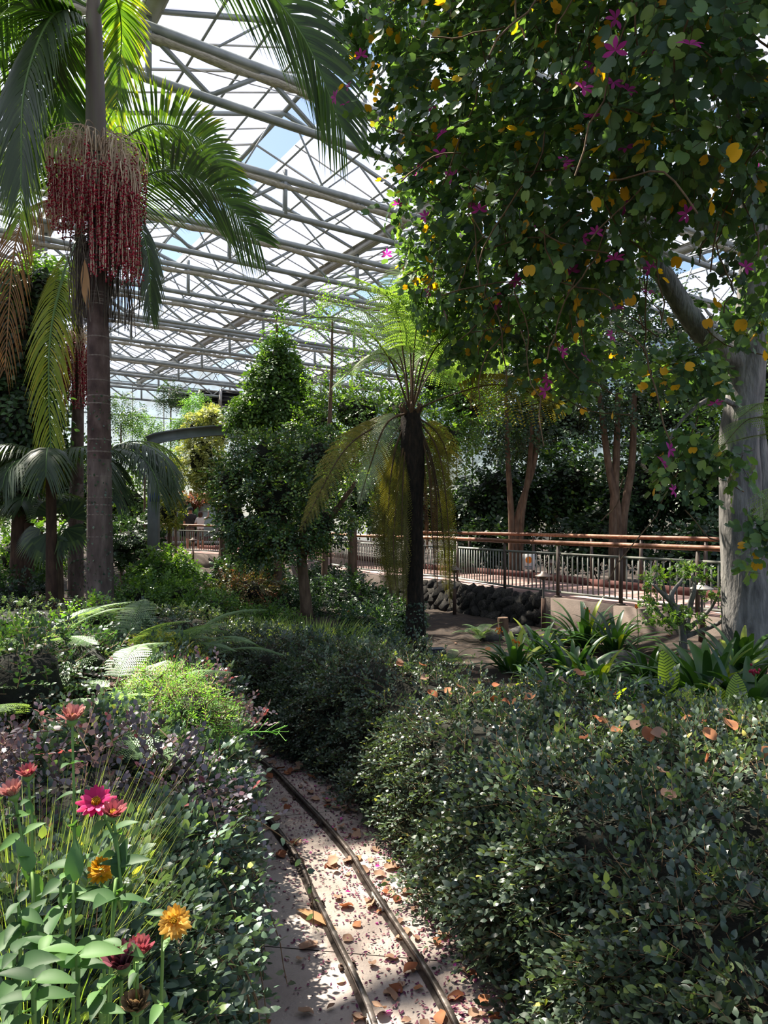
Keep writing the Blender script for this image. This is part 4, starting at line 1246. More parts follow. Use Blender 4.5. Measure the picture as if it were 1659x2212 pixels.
def inflorescence(root, c, n, spread, drop, mat_s='strand', berries=True, name='flower_spray', start=.0, seed=1, cream=.45):
    """bunch of strands that arch out from the trunk and hang, strung with red berries"""
    r_ = np.random.default_rng(seed)
    c = np.asarray(c, float); m = MB(); bp = []
    for i in range(n):
        az = r_.uniform(0, 2 * PI); rad = spread * r_.uniform(.35, 1.0) ** .8
        up = r_.uniform(.05, .35) * drop * (.4 if start else .5); dr = drop * r_.uniform(.65, 1.05)
        o = A(math.cos(az), math.sin(az), 0)
        up = up * r_.uniform(.6, 2.2); J_ = lambda: r_.normal(0, .05, 3)
        pts = [c + o * .16, c + o * (rad * .5) + A(0, 0, up * .9) + J_(), c + o * rad * 1.05 + A(0, 0, up * .45) + J_(), c + o * rad * 1.03 + A(r_.normal(0, .02), r_.normal(0, .02), -dr * .4), c + o * rad * 1.0 + A(r_.normal(0, .03), r_.normal(0, .03), -dr)]
        q = smoothpath(pts, 16)
        m.tube(q, .006, 4, R=float(r_.random()), caps=False)
        if berries:
            L = interp_path(q, 64)[int(64 * cream):]
            sel = L[r_.random(len(L)) < .92]
            bp.append(sel + r_.normal(0, .012, sel.shape))
    o = m.build(name, M[mat_s], root, kind='stuff')
    if berries:
        b = np.concatenate(bp); N = len(b)
        t = A(*[(1, 0, 0), (-1, 0, 0), (0, 1, 0), (0, -1, 0), (0, 0, 1), (0, 0, -1)]).reshape(6, 3)
        f = np.array([(0, 2, 4), (2, 1, 4), (1, 3, 4), (3, 0, 4), (2, 0, 5), (1, 2, 5), (3, 1, 5), (0, 3, 5)])
        mm = MB(); mm.add(*scatter(t, f, b, np.tile(A(0, 0, 1), (N, 1)), np.tile(A(0, 1, 0), (N, 1)), r_.uniform(.014, .021, N), r_.random(N)))
        mm.build('berries', M['berry'], o, kind='stuff', smooth=True)
    return o

YP = 11.0
pb = P(217, 1370, YP); pb[2] = float(ground_z([pb[:2]])[0])
palm = empty('king_palm', pb, 'tall palm with a thick ringed trunk, red berry bunches and arching fronds', 'palm tree')
tp_ = [pb + A(0, 0, -.05), P(216, 1200, YP), P(214, 900, YP), P(211, 640, YP), P(208, 430, YP)]
px2m = YP / F_PX
tr_ = [30 * px2m, 27 * px2m, 24 * px2m, 22 * px2m, 18 * px2m]
ringed_trunk(palm, tp_, tr_, 0, np.sort(rng.uniform(.24, .97, 22)))
m = MB(); m.tube(smoothpath([P(208, 480, YP), P(206, 400, YP), P(207, 270, YP), P(204, 120, YP), P(202, 30, YP), P(202, -60, YP)], 30), np.interp(np.linspace(0, 1, 30), [0, .18, .4, .75, 1], np.array([18, 20, 21, 17, 10]) * px2m), 18)
m.build('crownshaft', M['crownshaft'], palm, smooth=True)
ivy_on(palm, tp_, tr_, -.3, 3.6, 620, ls=.045)
def PF(par, pts, Y, **kw):
    """frond through photo points; Y is one depth or a list"""
    if not hasattr(Y, '__len__'): Y = [Y] * len(pts)
    return palm_frond([P(a, b, y) for (a, b), y in zip(pts, Y)], parent=par, **kw)
PF(palm, [(204, 40), (330, -150), (520, -70), (650, 70), (745, 290)], [11, 10.5, 10, 9.7, 9.6], n=66, Lmax=1.25, w=.062, droop=.35, twist=1.1, mat='palm_leaf', rr=.035, ang=(1.0, .45))
PF(palm, [(200, 60), (140, 40), (60, 20), (-60, 70)], [11, 10.7, 10.3, 9.6], n=44, Lmax=.85, w=.045, droop=.5, lift=.3, mat='palm_leaf', rr=.03)
PF(palm, [(200, 60), (120, 30), (55, 180), (45, 400)], [11, 10.4, 9.9, 9.7], n=50, Lmax=.75, w=.045, droop=1.0, mat='palm_dark', rr=.03)
PF(palm, [(205, 30), (150, 60), (130, 180), (160, 330)], [11, 12, 12.6, 12.8], n=48, Lmax=1.0, w=.055, droop=.25, mat='palm_leaf', rr=.025, rbias=.15)
PF(palm, [(205, 20), (235, -30), (262, 60), (250, 260)], [11, 11.5, 12.4, 12.8], n=44, Lmax=.65, w=.05, droop=.4, mat='palm_leaf', rr=.025, rbias=.35)
PF(palm, [(205, 0), (120, -130), (20, -60), (-60, 120)], [11, 10.8, 10.9, 11.2], n=48, Lmax=.95, w=.05, droop=.6, mat='palm_leaf', rr=.03, rbias=.1)
PF(palm, [(205, 40), (80, 60), (-40, 150), (-120, 330)], [11, 12, 12.5, 12.6], n=48, Lmax=1.0, w=.05, droop=.45, mat='palm_leaf', rr=.03, rbias=.1)
PF(palm, [(205, 60), (100, 110), (60, 260), (40, 480)], [11, 12, 12.8, 13], n=48, Lmax=.8, w=.05, droop=.7, mat='palm_dark', rr=.03)
PF(palm, [(205, 20), (60, -50), (-100, -40), (-260, 80)], [11, 11.3, 11.7, 12.0], n=44, Lmax=.95, w=.05, droop=.7, mat='palm_leaf', rr=.03)
inflorescence(palm, P(209, 335, YP), 190, .68, 1.25, seed=3, cream=.56)
inflorescence(palm, P(228, 400, YP) + A(.22, -.22, 0), 110, .36, 1.50, seed=4, cream=.36)
inflorescence(palm, P(211, 545, YP), 110, .40, 1.15, 'strand_dry', False, 'old_flower_spray', seed=5)
inflorescence(palm, P(240, 560, YP + .3), 60, .45, 1.1, 'strand_dry', False, 'old_flower_spray', seed=6)
m = MB(); V, F = leaf_tpl(.09, .05, .05, .5, 6); m.add(*scatter(V, F, np.array([P(183, 560, YP - .3)]), np.array([A(.05, 0, -1)]), np.array([A(0, -1, .1)]), [.75], np.array([.8]))); m.build('dry_spathe', M['sheath'], palm)

Y2 = 16.0
pb2 = P(163, 1330, Y2); pb2[2] = float(ground_z([pb2[:2]])[0])
palm2 = empty('king_palm', pb2, 'slimmer palm with ringed trunk standing behind the thick palm trunk', 'palm tree')
tp2 = [pb2 + A(0, 0, -.05), P(165, 1100, Y2), P(168, 900, Y2), P(168, 700, Y2)]
tr2 = np.array([17, 14.5, 12.5, 11]) * Y2 / F_PX
ringed_trunk(palm2, tp2, tr2, 0, np.sort(rng.uniform(.2, .97, 18)))
m = MB(); m.tube(smoothpath([P(168, 705, Y2), P(168, 620, Y2), P(172, 500, Y2), P(178, 400, Y2)], 20), np.interp(np.linspace(0, 1, 20), [0, .3, 1], np.array([12, 13.5, 7]) * Y2 / F_PX), 14); m.build('crownshaft', M['crownshaft'], palm2, smooth=True)
ivy_on(palm2, tp2, tr2, -.2, 2.6, 320, ls=.06)
inflorescence(palm2, P(164, 742, Y2), 90, .38, 1.45, seed=7, cream=.4)
PF(palm2, [(180, 460), (240, 330), (330, 268), (430, 300), (510, 400)], [16, 15, 14, 13.4, 13], n=60, Lmax=1.25, w=.065, droop=.2, twist=1.1, lift=.1, mat='palm_leaf', rr=.035, rbias=.3, ang=(1.25, .6))
PF(palm2, [(180, 470), (250, 420), (350, 368), (450, 400), (560, 520)], [16, 14.5, 13.3, 12.6, 12.2], n=66, Lmax=1.35, w=.065, droop=.3, twist=1.15, lift=.1, mat='palm_leaf', rr=.035, rbias=-.05, ang=(1.2, .6))
PF(palm2, [(172, 470), (120, 430), (40, 500), (10, 800)], [16, 14.8, 13.8, 13.3], n=50, Lmax=.80, w=.034, droop=1.0, mat='palm_brown', rr=.04, rmat='sheath')
PF(palm2, [(165, 520), (135, 600), (106, 760), (112, 1040)], [16, 14.2, 13.2, 12.8], n=54, Lmax=.58, w=.036, droop=1.1, mat='palm_yellow', rr=.035)
PF(palm2, [(178, 470), (270, 440), (318, 540), (325, 680)], [16, 15.2, 14.6, 14.5], n=44, Lmax=.5, w=.05, droop=1.2, mat='palm_dark', rr=.03)
PF(palm2, [(178, 440), (90, 330), (10, 340), (-60, 440)], [16, 15.5, 15, 14.8], n=46, Lmax=1.2, w=.06, droop=.5, mat='palm_leaf', rr=.035)
PF(palm2, [(178, 440), (60, 360), (-40, 400), (-120, 520)], [16, 15.2, 14.6, 14.2], n=46, Lmax=1.1, w=.055, droop=.6, mat='palm_leaf', rr=.035)
PF(palm2, [(178, 440), (190, 330), (120, 290), (40, 380)], [16, 16, 16, 15.8], n=46, Lmax=1.2, w=.06, droop=.5, mat='palm_leaf', rr=.035, rbias=.1)
PF(palm2, [(180, 440), (230, 360), (300, 330), (370, 420)], [16, 16.2, 16.3, 16.3], n=46, Lmax=1.2, w=.06, droop=.5, mat='palm_leaf', rr=.035, rbias=.2)

def feather_palm(base_px, Y, crown_py, label, fronds, tr=.11, mat='palm_dark', trunkmat='bark_dark', cx=None, **kw):
    c = P(cx or base_px, crown_py, Y); b = P(base_px, 1300, Y); b[2] = float(ground_z([b[:2]])[0])
    root = empty('feather_palm', b, label, 'palm tree', 'understory palms')
    trunk(root, [b + A(0, 0, -.05), (b + c) / 2, c], [tr * 1.15, tr, tr * .9], trunkmat, k=10)
    for az, L, e0, bend in fronds:
        palm_frond(arc(c, az, L, e0, bend, 7), parent=root, mat=mat, **kw)
    return root
KW = dict(n=36, Lmax=.60, w=.030, droop=.75, rr=.022)
feather_palm(205, 14.0, 985, 'feather palm hidden behind the thick trunk, dark fronds arching right', [(-.1, 1.5, .55, 1.6), (-.35, 2.2, .50, 1.9), (-.2, 2.0, .15, 1.4), (-.6, 2.3, .3, 1.7), (.5, 1.8, .7, 1.8), (-1.0, 1.6, .0, 1.5), (2.6, 1.8, .5, 1.6)], cx=215, **KW)
feather_palm(112, 12.5, 1010, 'dark clump palm under the vine-clad tree at the left', [(-2.4, 1.5, .9, 2.2), (-1.2, 1.5, .8, 2.3), (-.4, 1.5, .8, 2.0), (.4, 1.6, .9, 2.0), (2.0, 1.5, .8, 2.0), (2.9, 1.6, .7, 2.0), (-1.9, 1.3, .5, 2.0), (-2.9, 1.5, .7, 2.1)], cx=110, tr=.09, **KW)
feather_palm(60, 14.5, 1130, 'low clump palm at the left edge with upright stalks', [(-2.4, 1.5, 1.1, 1.9), (-1.2, 1.4, 1.1, 1.9), (.0, 1.4, 1.1, 1.9), (1.0, 1.6, 1.1, 1.8), (2.6, 1.5, 1.0, 2.0), (-3.0, 1.6, .9, 2.1)], tr=.12, **KW)

# fan palm: a hanging pleated fan and a stubby trunk
fb = P(122, 1330, 12.9); fb[2] = float(ground_z([fb[:2]])[0])
fanp = empty('fan_palm', fb, 'small fan palm with drooping pleated fan and peeling brown trunk', 'palm tree')
fc = P(122, 1160, 12.9)
trunk(fanp, [fb + A(0, 0, -.05), P(121, 1260, 12.9), fc], [.14, .13, .10], 'bark', k=10)
def fan_leaf(c, d, nrm, R, n=22, spread=2.4, mat='palm_dark'):
    d = norm(d); x = norm(np.cross(d, nrm)); m = MB()
    for i in range(n):
        a = -spread / 2 + spread * i / (n - 1)
        v = d * math.cos(a) + x * math.sin(a); l = R * (1 - .15 * abs(a))
        e = norm(np.cross(v, nrm)) * R * .045
        mid = c + v * l * .6 + A(0, 0, -.04 * R); tip = c + v * l + A(0, 0, -.25 * R)
        m.add([c - e * .15, c + e * .15, mid + e, mid - e, tip], [(0, 1, 2, 3)], float(rng.random()))
        m.add([mid - e, mid + e, tip], [(0, 1, 2)], float(rng.random()))
    o = m.build('fan', M[mat], fanp)
    mm = MB(); mm.tube([fc + A(0, 0, -.05), (fc + c) / 2 + A(0, 0, .05), c], .012, 6); mm.build('leaf_stalk', M['greenstem'], o)
fan_leaf(fc + A(.02, -.35, .1), A(0.05, -.15, -1), A(0, -1, .2), .62)
fan_leaf(fc + A(-.25, -.1, .15), A(-.7, -.2, -.7), A(-.3, -.8, .5), .55)
fan_leaf(fc + A(.2, .1, .35), A(.4, .3, .8), A(.2, -.8, .4), .6)
fan_leaf(fc + A(-.15, .2, .4), A(-.4, .3, .8), A(.1, -.8, .5), .6)
fan_leaf(fc + A(.25, -.2, .15), A(.8, -.2, -.4), A(.3, -.7, .6), .55)

# ------------------------------------------------------------------ the tree fern
YF = 11.2
tb_ = P(897, 1435, YF); tb_[2] = float(ground_z([tb_[:2]])[0])
tfern = empty('tree_fern', tb_, 'tree fern with dark fibrous trunk, green crown and skirt of hanging golden fronds', 'tree fern')
fp = [tb_ + A(0, 0, -.05), P(897, 1300, YF), P(893, 1100, YF), P(890, 960, YF), P(888, 890, YF)]
trunk(tfern, fp, [.17, .135, .15, .19, .14], 'fern_trunk', lump=.08, k=14, n=40)
ivy_on(tfern, fp, [.19, .145, .15, .19, .14], tb_[2], .35, 520, 'vine', .045)
def FF(pts, Y, mat='fern_leaf', Lmax=.34, n=30, **kw):
    if not hasattr(Y, '__len__'): Y = [Y] * len(pts)
    return fern_frond([P(a, b, y) for (a, b), y in zip(pts, Y)], n=n, Lmax=Lmax, parent=tfern, mat=mat, rr=.017, **kw)
for pts_, ys_, kw_ in [
    ([(885, 885), (838, 770), (755, 692), (605, 690)], [11.2, 11, 10.8, 10.6], dict(Lmax=.72, droop=.45, twist=.35)),
    ([(885, 885), (872, 770), (845, 650), (745, 590)], [11.2, 11.1, 10.9, 10.4], dict(Lmax=.75, droop=.45, twist=.3)),
    ([(888, 885), (886, 760), (868, 650), (880, 545)], [11.2, 11.4, 11.8, 12.4], dict(Lmax=.72, droop=.4)),
    ([(890, 885), (915, 770), (950, 680), (1015, 610)], [11.2, 11.3, 11.6, 12.1], dict(Lmax=.7, droop=.4, twist=.3)),
    ([(892, 885), (930, 770), (990, 705), (1080, 670)], [11.2, 11.0, 10.8, 10.7], dict(Lmax=.65, droop=.45, twist=.4)),
    ([(886, 885), (870, 800), (810, 765), (720, 835)], [11.2, 11.8, 12.2, 12.4], dict(Lmax=.58, droop=.5, twist=.6, rbias=.2)),
    ([(888, 885), (905, 780), (945, 760), (1000, 820)], [11.2, 12.0, 12.5, 12.9], dict(Lmax=.58, droop=.4, twist=.5, rbias=.15)),
    ([(886, 885), (860, 760), (800, 680), (690, 650)], [11.2, 11.7, 12.3, 12.8], dict(Lmax=.7, droop=.4, twist=.3, rbias=.1)),
    ([(889, 885), (895, 750), (910, 640), (925, 560)], [11.2, 11.0, 10.6, 10.0], dict(Lmax=.7, droop=.5)),
    ([(889, 885), (935, 800), (1010, 770), (1090, 790)], [11.2, 11.9, 12.4, 12.8], dict(Lmax=.6, droop=.4, twist=.5))]:
    FF(pts_, ys_, t0=.34, m_=18, n=36, **kw_)
FF([(890, 888), (985, 850), (1085, 832), (1225, 880)], [11.2, 10.9, 10.5, 10.2], 'fern_gold', Lmax=.52, droop=.55, t0=.38, m_=16, n=34, rbias=.25, twist=.8)
FF([(885, 890), (805, 925), (735, 985), (650, 1145)], [11.2, 10.6, 10.2, 10.1], 'fern_gold', Lmax=.34, droop=.45, t0=.28, m_=16, n=36, rbias=.3, twist=.95)
FF([(885, 890), (835, 915), (800, 1005), (775, 1090)], [11.2, 10.7, 10.4, 10.4], 'fern_under', Lmax=.24, droop=.5, t0=.2, m_=14, n=30, twist=1.0)
FF([(885, 890), (830, 905), (770, 940), (735, 1010)], [11.2, 11.5, 11.6, 11.6], 'fern_gold', Lmax=.34, droop=.45, t0=.25, m_=14, twist=.9)
FF([(892, 895), (940, 930), (965, 980), (968, 1050)], [11.2, 11.2, 11.2, 11.2], 'fern_gold', Lmax=.32, droop=.45, t0=.2, m_=14, rbias=.1, twist=.9)
for pts, mt, y in [([(880, 900), (850, 990), (838, 1130), (845, 1290)], 'fern_gold', 10.85), ([(884, 905), (872, 1010), (868, 1150), (872, 1300)], 'fern_gold', 10.8),
                   ([(878, 900), (835, 980), (826, 1110), (838, 1250)], 'fern_gold', 11.1), ([(880, 905), (855, 1060), (856, 1190), (862, 1300)], 'fern_gold', 10.95), ([(900, 900), (948, 980), (968, 1130), (972, 1310)], 'fern_gold', 11.0),
                   ([(900, 905), (935, 1000), (955, 1130), (965, 1280)], 'fern_gold', 11.25), ([(882, 905), (862, 1030), (850, 1170), (856, 1285)], 'fern_gold', 10.7), ([(878, 905), (838, 1020), (830, 1160), (842, 1270)], 'fern_gold', 10.95), ([(886, 910), (880, 1060), (876, 1200), (880, 1305)], 'fern_gold', 10.9), ([(902, 905), (925, 1010), (932, 1120), (940, 1250)], 'fern_dead', 10.9),
                   ([(902, 910), (938, 1030), (945, 1150), (945, 1270)], 'fern_dead', 11.1), ([(895, 910), (915, 1000), (922, 1100), (925, 1200)], 'fern_dead', 11.35)]:
    FF(pts, [11.2, (11.2 + y) / 2, y, y], mt, Lmax=.30 if mt == 'fern_gold' else .22, droop=.5, t0=.26, m_=14, n=26, rbias=-.2 if mt == 'fern_gold' else 0, ang=.9, twist=rng.uniform(.9, 1.5))
m = MB()
for a in np.linspace(0, 2 * PI, 9)[:-1]:
    c = P(888, 893, YF) + A(math.cos(a) * .12, math.sin(a) * .12, 0)
    m.tube(smoothpath([c, c + A(math.cos(a) * .05, math.sin(a) * .05, .10), c + A(math.cos(a) * .02, math.sin(a) * .02, .16)], 8), np.linspace(.035, .008, 8), 6)
m.build('old_stalk_bases', M['fern_stalk'], tfern, kind='stuff', smooth=True)
# ------------------------------------------------------------------ the big orchid tree on the right
bb = P(1618, 1392, 9.5); bb[2] = float(ground_z([bb[:2]])[0])
bauh = empty('orchid_tree', bb, 'large orchid tree with pale furrowed trunk, two-lobed leaves and magenta flowers', 'tree')
tk = trunk(bauh, [bb + A(0, 0, -.1), P(1612, 1270, 9.5), P(1598, 1080, 9.5), P(1600, 930, 9.5), P(1615, 780, 9.5), P(1625, 620, 9.4), P(1622, 420, 9.2), P(1600, 200, 8.8), P(1560, -60, 8.3)],
           [.38, .29, .255, .24, .22, .17, .15, .12, .07], 'bark_pale', k=40, n=120, lump=.045)
trunk(bauh, [bb + A(.22, .05, -.1), P(1660, 1200, 9.6), P(1640, 1000, 9.6), P(1625, 860, 9.55)], [.20, .15, .13, .10], 'bark_pale', k=12, n=30, lump=.05)
for pts, rad in [([P(1612, 790, 9.5), P(1545, 752, 9.4), P(1480, 670, 9.3), P(1420, 570, 9.2), P(1370, 470, 9.0), P(1340, 330, 8.7)], [.17, .15, .14, .12, .09, .05]),
                 ([P(1420, 570, 9.2), P(1385, 430, 9.6), P(1380, 260, 9.8), P(1330, 80, 9.8)], [.10, .09, .07, .04]),
                 ([P(1620, 560, 9.4), P(1660, 440, 9.2), P(1720, 300, 8.8)], [.11, .09, .05]),
                 ([P(1370, 470, 9.0), P(1260, 380, 9.0), P(1120, 330, 9.0), P(1000, 330, 9.1)], [.07, .06, .04, .02]),
                 ([P(1340, 330, 8.7), P(1200, 200, 8.3), P(1050, 120, 8.2)], [.06, .05, .02]),
                 ([P(1600, 200, 8.8), P(1480, 60, 7.4), P(1350, -60, 6.6)], [.09, .07, .04]),
                 ([P(1600, 880, 9.5), P(1540, 860, 9.0), P(1480, 900, 8.7), P(1440, 960, 8.6)], [.04, .03, .02, .01])]:
    trunk(bauh, pts, rad, 'bark_pale', 'branch', 10, 20, lump=.04)
BB = [bl(1260, 120, 7.8, 1.75, 1.3), bl(1540, 90, 6.2, 1.5, 1.1), bl(985, 170, 9.3, 1.35, 1.25), bl(1010, 420, 9.6, 1.15, 1.1), bl(1250, 400, 7.8, 1.35, 1.1),
      bl(1500, 300, 6.6, 1.05, .75), bl(920, 610, 10.6, .75, .7), bl(1120, 620, 9.6, 1.15, .8), bl(1300, 560, 8.6, .75, .6), bl(1670, 520, 7.6, .55, .9),
      bl(1010, 720, 10.8, .6, .55), bl(1240, 770, 9.8, .8, .5), bl(1500, 800, 8.6, .45, .35), bl(1600, 700, 8.8, .4, .3), bl(1480, 990, 8.5, .42, .36), bl(1560, 1010, 8.3, .35, .3),
      bl(1640, 1180, 8.2, .25, .4), bl(1250, -200, 7.8, 2.0, 1.1), bl(1560, -330, 6.0, 2.0, 1.2), bl(920, -20, 9.2, 1.1, .9), bl(800, 60, 9.8, .6, .6)]
def bclip(p):
    px = CX + p[:, 0] / p[:, 1] * F_PX; py = HORIZON - (p[:, 2] - EYE) / p[:, 1] * F_PX
    edge = np.interp(py, [-600, 0, 120, 300, 500, 700, 850], [600, 715, 735, 800, 860, 880, 980])
    return (px > edge + rng.normal(0, 18, len(px)))
crown(bauh, BB, 3900, k=6, L=.44, ls=.125, tpl=BILOB_S, hero_tpl=BILOB, mat='bauh', shell=.55, droop=.45, out=.6, hero=300, clip=bclip, upz=.35)
# unseen limb and canopy added above the frame to shade the lower right hedge
trunk(bauh, [P(1600, 200, 8.8), A(2.6, 7.6, 7.4), A(.4, 6.6, 7.9), A(-2.3, 6.1, 7.7)], [.10, .08, .06, .03], 'bark_pale', 'branch', 8, 24)
crown(bauh, [(-2.2, 6.2, 7.6, 1.0, .9, .45), (-1.0, 5.7, 7.8, .9, .8, .45), (.2, 6.2, 8.0, .9, .8, .4)], 330, k=6, L=.42, ls=.12, tpl=BILOB_S, mat='bauh', shell=.8, droop=.4, out=.6, name='added_shade_foliage')
# yellowed leaves and magenta flowers, placed over the canopy face
yl = template_meshes('yellow_leaf', *BILOB, M['bauh_yellow'], (.2, .8))
pts, nn = blob_points(BB[:15], 900, .12)
kk = bclip(pts) & (nn[:, 1] < .35) & (pts[:, 1] > 4)
pts, nn = pts[kk], nn[kk]
pts = pts - A(0, .12, 0)
def pxs(a): return [P(x, y, Y) for x, y, Y in a]
Yq = A(*pxs([(1255, 168, 6.1), (1290, 318, 6.3), (1280, 432, 6.3), (1310, 240, 6.2), (1465, 555, 7.6), (1435, 810, 8.3), (1525, 690, 7.8), (1545, 660, 7.8), (1160, 775, 8.8), (985, 215, 8.0), (945, 170, 8.1), (1320, 900, 8.6), (1600, 690, 7.5), (1480, 790, 8.0), (1440, 690, 8.0), (1575, 340, 5.6), (1360, 660, 7.8), (1250, 720, 8.8), (1395, 840, 8.4)])).reshape(-1, 3)
extra = pts[rng.choice(len(pts), 16, replace=False)]
Yq = np.vstack([Yq, extra]); nY = len(Yq)
place_leaf_objects(yl, 'yellow_leaf', bauh, Yq, norm(rng.normal(0, .6, (nY, 3)) + A(0, 0, -.7)), norm(rng.normal(0, .4, (nY, 3)) + A(0, -1, .2)), rng.uniform(.10, .135, nY))
# orchid flower: five splayed petals
m = MB(); pv, pf = leaf_tpl(.20, .05, .30, .6, 4)
for a in (-1.9, -1.0, 0, 1.0, 1.9):
    m.add(*scatter(pv, pf, np.zeros((1, 3)), np.array([A(math.sin(a), math.cos(a), .35)]), np.array([A(-math.sin(a) * .3, -math.cos(a) * .3, 1)]), [1.0], np.array([.5 + .2 * math.cos(a * 3)])))
fl_o = m.build('flower', M['magenta'], None); fl_me = fl_o.data; bpy.data.objects.remove(fl_o)
Fq = A(*pxs([(1330, 42, 6.0), (1395, 118, 5.9), (1490, 97, 5.2), (1355, 195, 6.1), (1325, 178, 6.1), (1280, 245, 6.2), (1220, 352, 6.6), (1350, 445, 7.2), (1260, 513, 7.2), (955, 290, 8.1), (950, 330, 8.1), (975, 380, 8.2), (918, 468, 8.3), (1020, 445, 8.3), (800, 35, 9), (780, 120, 9), (725, 210, 9.2), (1135, 550, 8.5), (1120, 610, 8.5), (1075, 630, 9), (1070, 655, 9), (1335, 667, 8.0), (1400, 630, 7.9), (1320, 725, 8.2), (1178, 845, 9.2), (1610, 578, 7.2), (835, 550, 9.8), (860, 440, 9.6), (1545, 870, 8.1), (1445, 972, 8.2), (1455, 1060, 8.2), (1430, 1000, 8.2), (745, 225, 9.3), (925, 630, 9.9), (1215, 760, 8.8)])).reshape(-1, 3)
Fq = np.vstack([Fq, pts[rng.choice(len(pts), 40, replace=False)]]); nF = len(Fq)
place_leaf_objects([fl_me], 'flower', bauh, Fq, norm(rng.normal(0, .5, (nF, 3)) + A(0, -.3, .3)), norm(rng.normal(0, .35, (nF, 3)) + A(0, -1, .1)), rng.uniform(.075, .105, nF))
# tangle of bare brown vine stems inside the canopy
m = MB()
for i in range(150):
    q = pts[rng.integers(len(pts))] + A(0, .5, 0) + rng.normal(0, .25, 3)
    L = rng.uniform(.6, 1.8); c = [q]
    dv = norm(rng.normal(0, .5, 3) + A(0, 0, -.6))
    for s in range(7): dv = norm(dv + rng.normal(0, .25, 3) + A(0, 0, -.12)); c.append(c[-1] + dv * L / 7)
    c = np.array(c)
    if bclip(c).all(): m.tube(c, .008, 4, caps=False)
m.build('bare_stems', M['twig'], bauh, kind='stuff')

# ------------------------------------------------------------------ trees and shrubs of the middle distance
def tree(name, label, base, path, rad, blobs, n, mat, bark='bark', cat='tree', group=None, branches=(), coresz=0, **kw):
    base = np.asarray(base, float); base[2] = float(ground_z([base[:2]])[0]) if base[2] is not None else 0
    root = empty(name, base, label, cat, group)
    trunk(root, [base + A(0, 0, -.06)] + list(path), rad, bark, k=10, n=24, wob=.006)
    for pts_, r_ in branches: trunk(root, pts_, r_, bark, 'branch', 8, 14)
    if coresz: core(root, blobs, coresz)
    crown(root, blobs, n, mat=mat, **kw)
    return root
# glossy dark tree left of the fern
Yc = 11.9
tree('glossy_tree', 'glossy dark-leaved small tree with bare brown trunk left of the tree fern', P(663, 1385, Yc + .2), [P(660, 1290, Yc), P(652, 1190, Yc), P(670, 1080, Yc)], [.115, .095, .08, .05],
     [bl(590, 1080, Yc, .90, .82), bl(690, 1130, Yc, .64, .46), bl(560, 985, Yc, .62, .5), bl(690, 985, Yc, .68, .55), bl(775, 1080, Yc + .8, .46, .55), bl(505, 1120, Yc - .2, .42, .5), bl(500, 1040, Yc, .45, .5), bl(620, 1170, Yc - .3, .66, .38), bl(545, 1190, Yc, .4, .34)],
     2700, 'camellia', k=8, L=.26, ls=.074, shell=.55, droop=.25, coresz=.4, rbias=.14,
     branches=[([P(655, 1200, Yc), P(720, 1110, Yc), P(770, 1040, Yc)], [.06, .03]), ([P(655, 1195, Yc), P(600, 1100, Yc), P(560, 1030, Yc)], [.06, .03])])
tree('leafy_tree', 'yellow-green leafy tree rising behind the glossy tree and the fern', P(760, 1330, 17.5), [P(762, 1150, 17.5), P(770, 980, 17.5), P(770, 880, 17.5)], [.13, .10, .08, .05],
     [bl(770, 890, 17.5, 1.25, .85), bl(700, 930, 17.3, .9, .7), bl(860, 900, 17.6, .9, .9), bl(960, 950, 17.3, 1.0, .8), bl(850, 1010, 17.2, 1.0, .8), bl(1010, 880, 17.8, .9, .8), bl(940, 820, 18, .9, .6)],
     2300, 'bg_tree', k=8, L=.34, ls=.10, shell=.55, coresz=.42)
tree('vine_cone', 'tall cone of climbing vine with a thin sprig at its top, above the grey arch', P(600, 1330, 18.5), [P(600, 1100, 18.5), P(598, 900, 18.5), P(600, 700, 18.5)], [.12, .10, .07, .02],
     [bl(590, 880, 18.5, 1.0, .7), bl(600, 825, 18.5, .82, .65), bl(604, 770, 18.5, .45, .5), bl(535, 905, 18.2, .6, .4), bl(640, 880, 18.4, .6, .6)],
     1500, 'bg_tree', k=7, L=.34, ls=.13, shell=.45, coresz=.5, rbias=-.1, upz=.3, droop=.6)
r2 = empty('vine_sprig', P(600, 760, 18.4), 'thin upright vine shoot against the roof above the leafy cone', 'vine')
trunk(r2, [P(602, 775, 18.4), P(596, 710, 18.4), P(604, 640, 18.4)], [.015, .008], 'twig', 'stem', 5, 12)
crown(r2, [bl(600, 720, 18.4, .32, .5), bl(610, 665, 18.4, .22, .3), bl(575, 745, 18.4, .25, .25)], 70, k=6, L=.3, ls=.12, mat='bright', twig=False, droop=.4)
tree('variegated_shrub', 'tall cream-variegated shrub under the grey arch', P(482, 1320, 21), [P(478, 1150, 21), P(445, 1000, 21)], [.10, .08, .05],
     [bl(435, 990, 21, .72, 1.0), bl(462, 1040, 20.8, .62, .6), bl(425, 925, 21, .40, .5), bl(455, 905, 21.2, .35, .4)], 1300, 'varieg', cat='shrub', k=9, L=.22, ls=.08, coresz=.5, shell=.5)
tree('variegated_shrub', 'pale cream shrub top showing above the grey arch', P(492, 1320, 24), [P(488, 1100, 24), P(463, 930, 24)], [.09, .07, .04],
     [bl(462, 905, 24, .45, .45), bl(475, 935, 24, .5, .4)], 320, 'varieg', cat='shrub', k=8, L=.24, ls=.08, coresz=.6, shell=.3, rbias=.15)
tree('golden_conifer', 'olive-gold fine-leaved shrub beside the grey post', P(366, 1320, 20), [P(366, 1180, 20), P(365, 1060, 20)], [.08, .06, .03],
     [bl(366, 1045, 20, .42, .65), bl(362, 1110, 19.8, .48, .5), bl(352, 1010, 20, .3, .3)], 700, 'ygreen', cat='shrub', k=10, L=.18, ls=.06, coresz=.5, shell=.45, rbias=-.1)
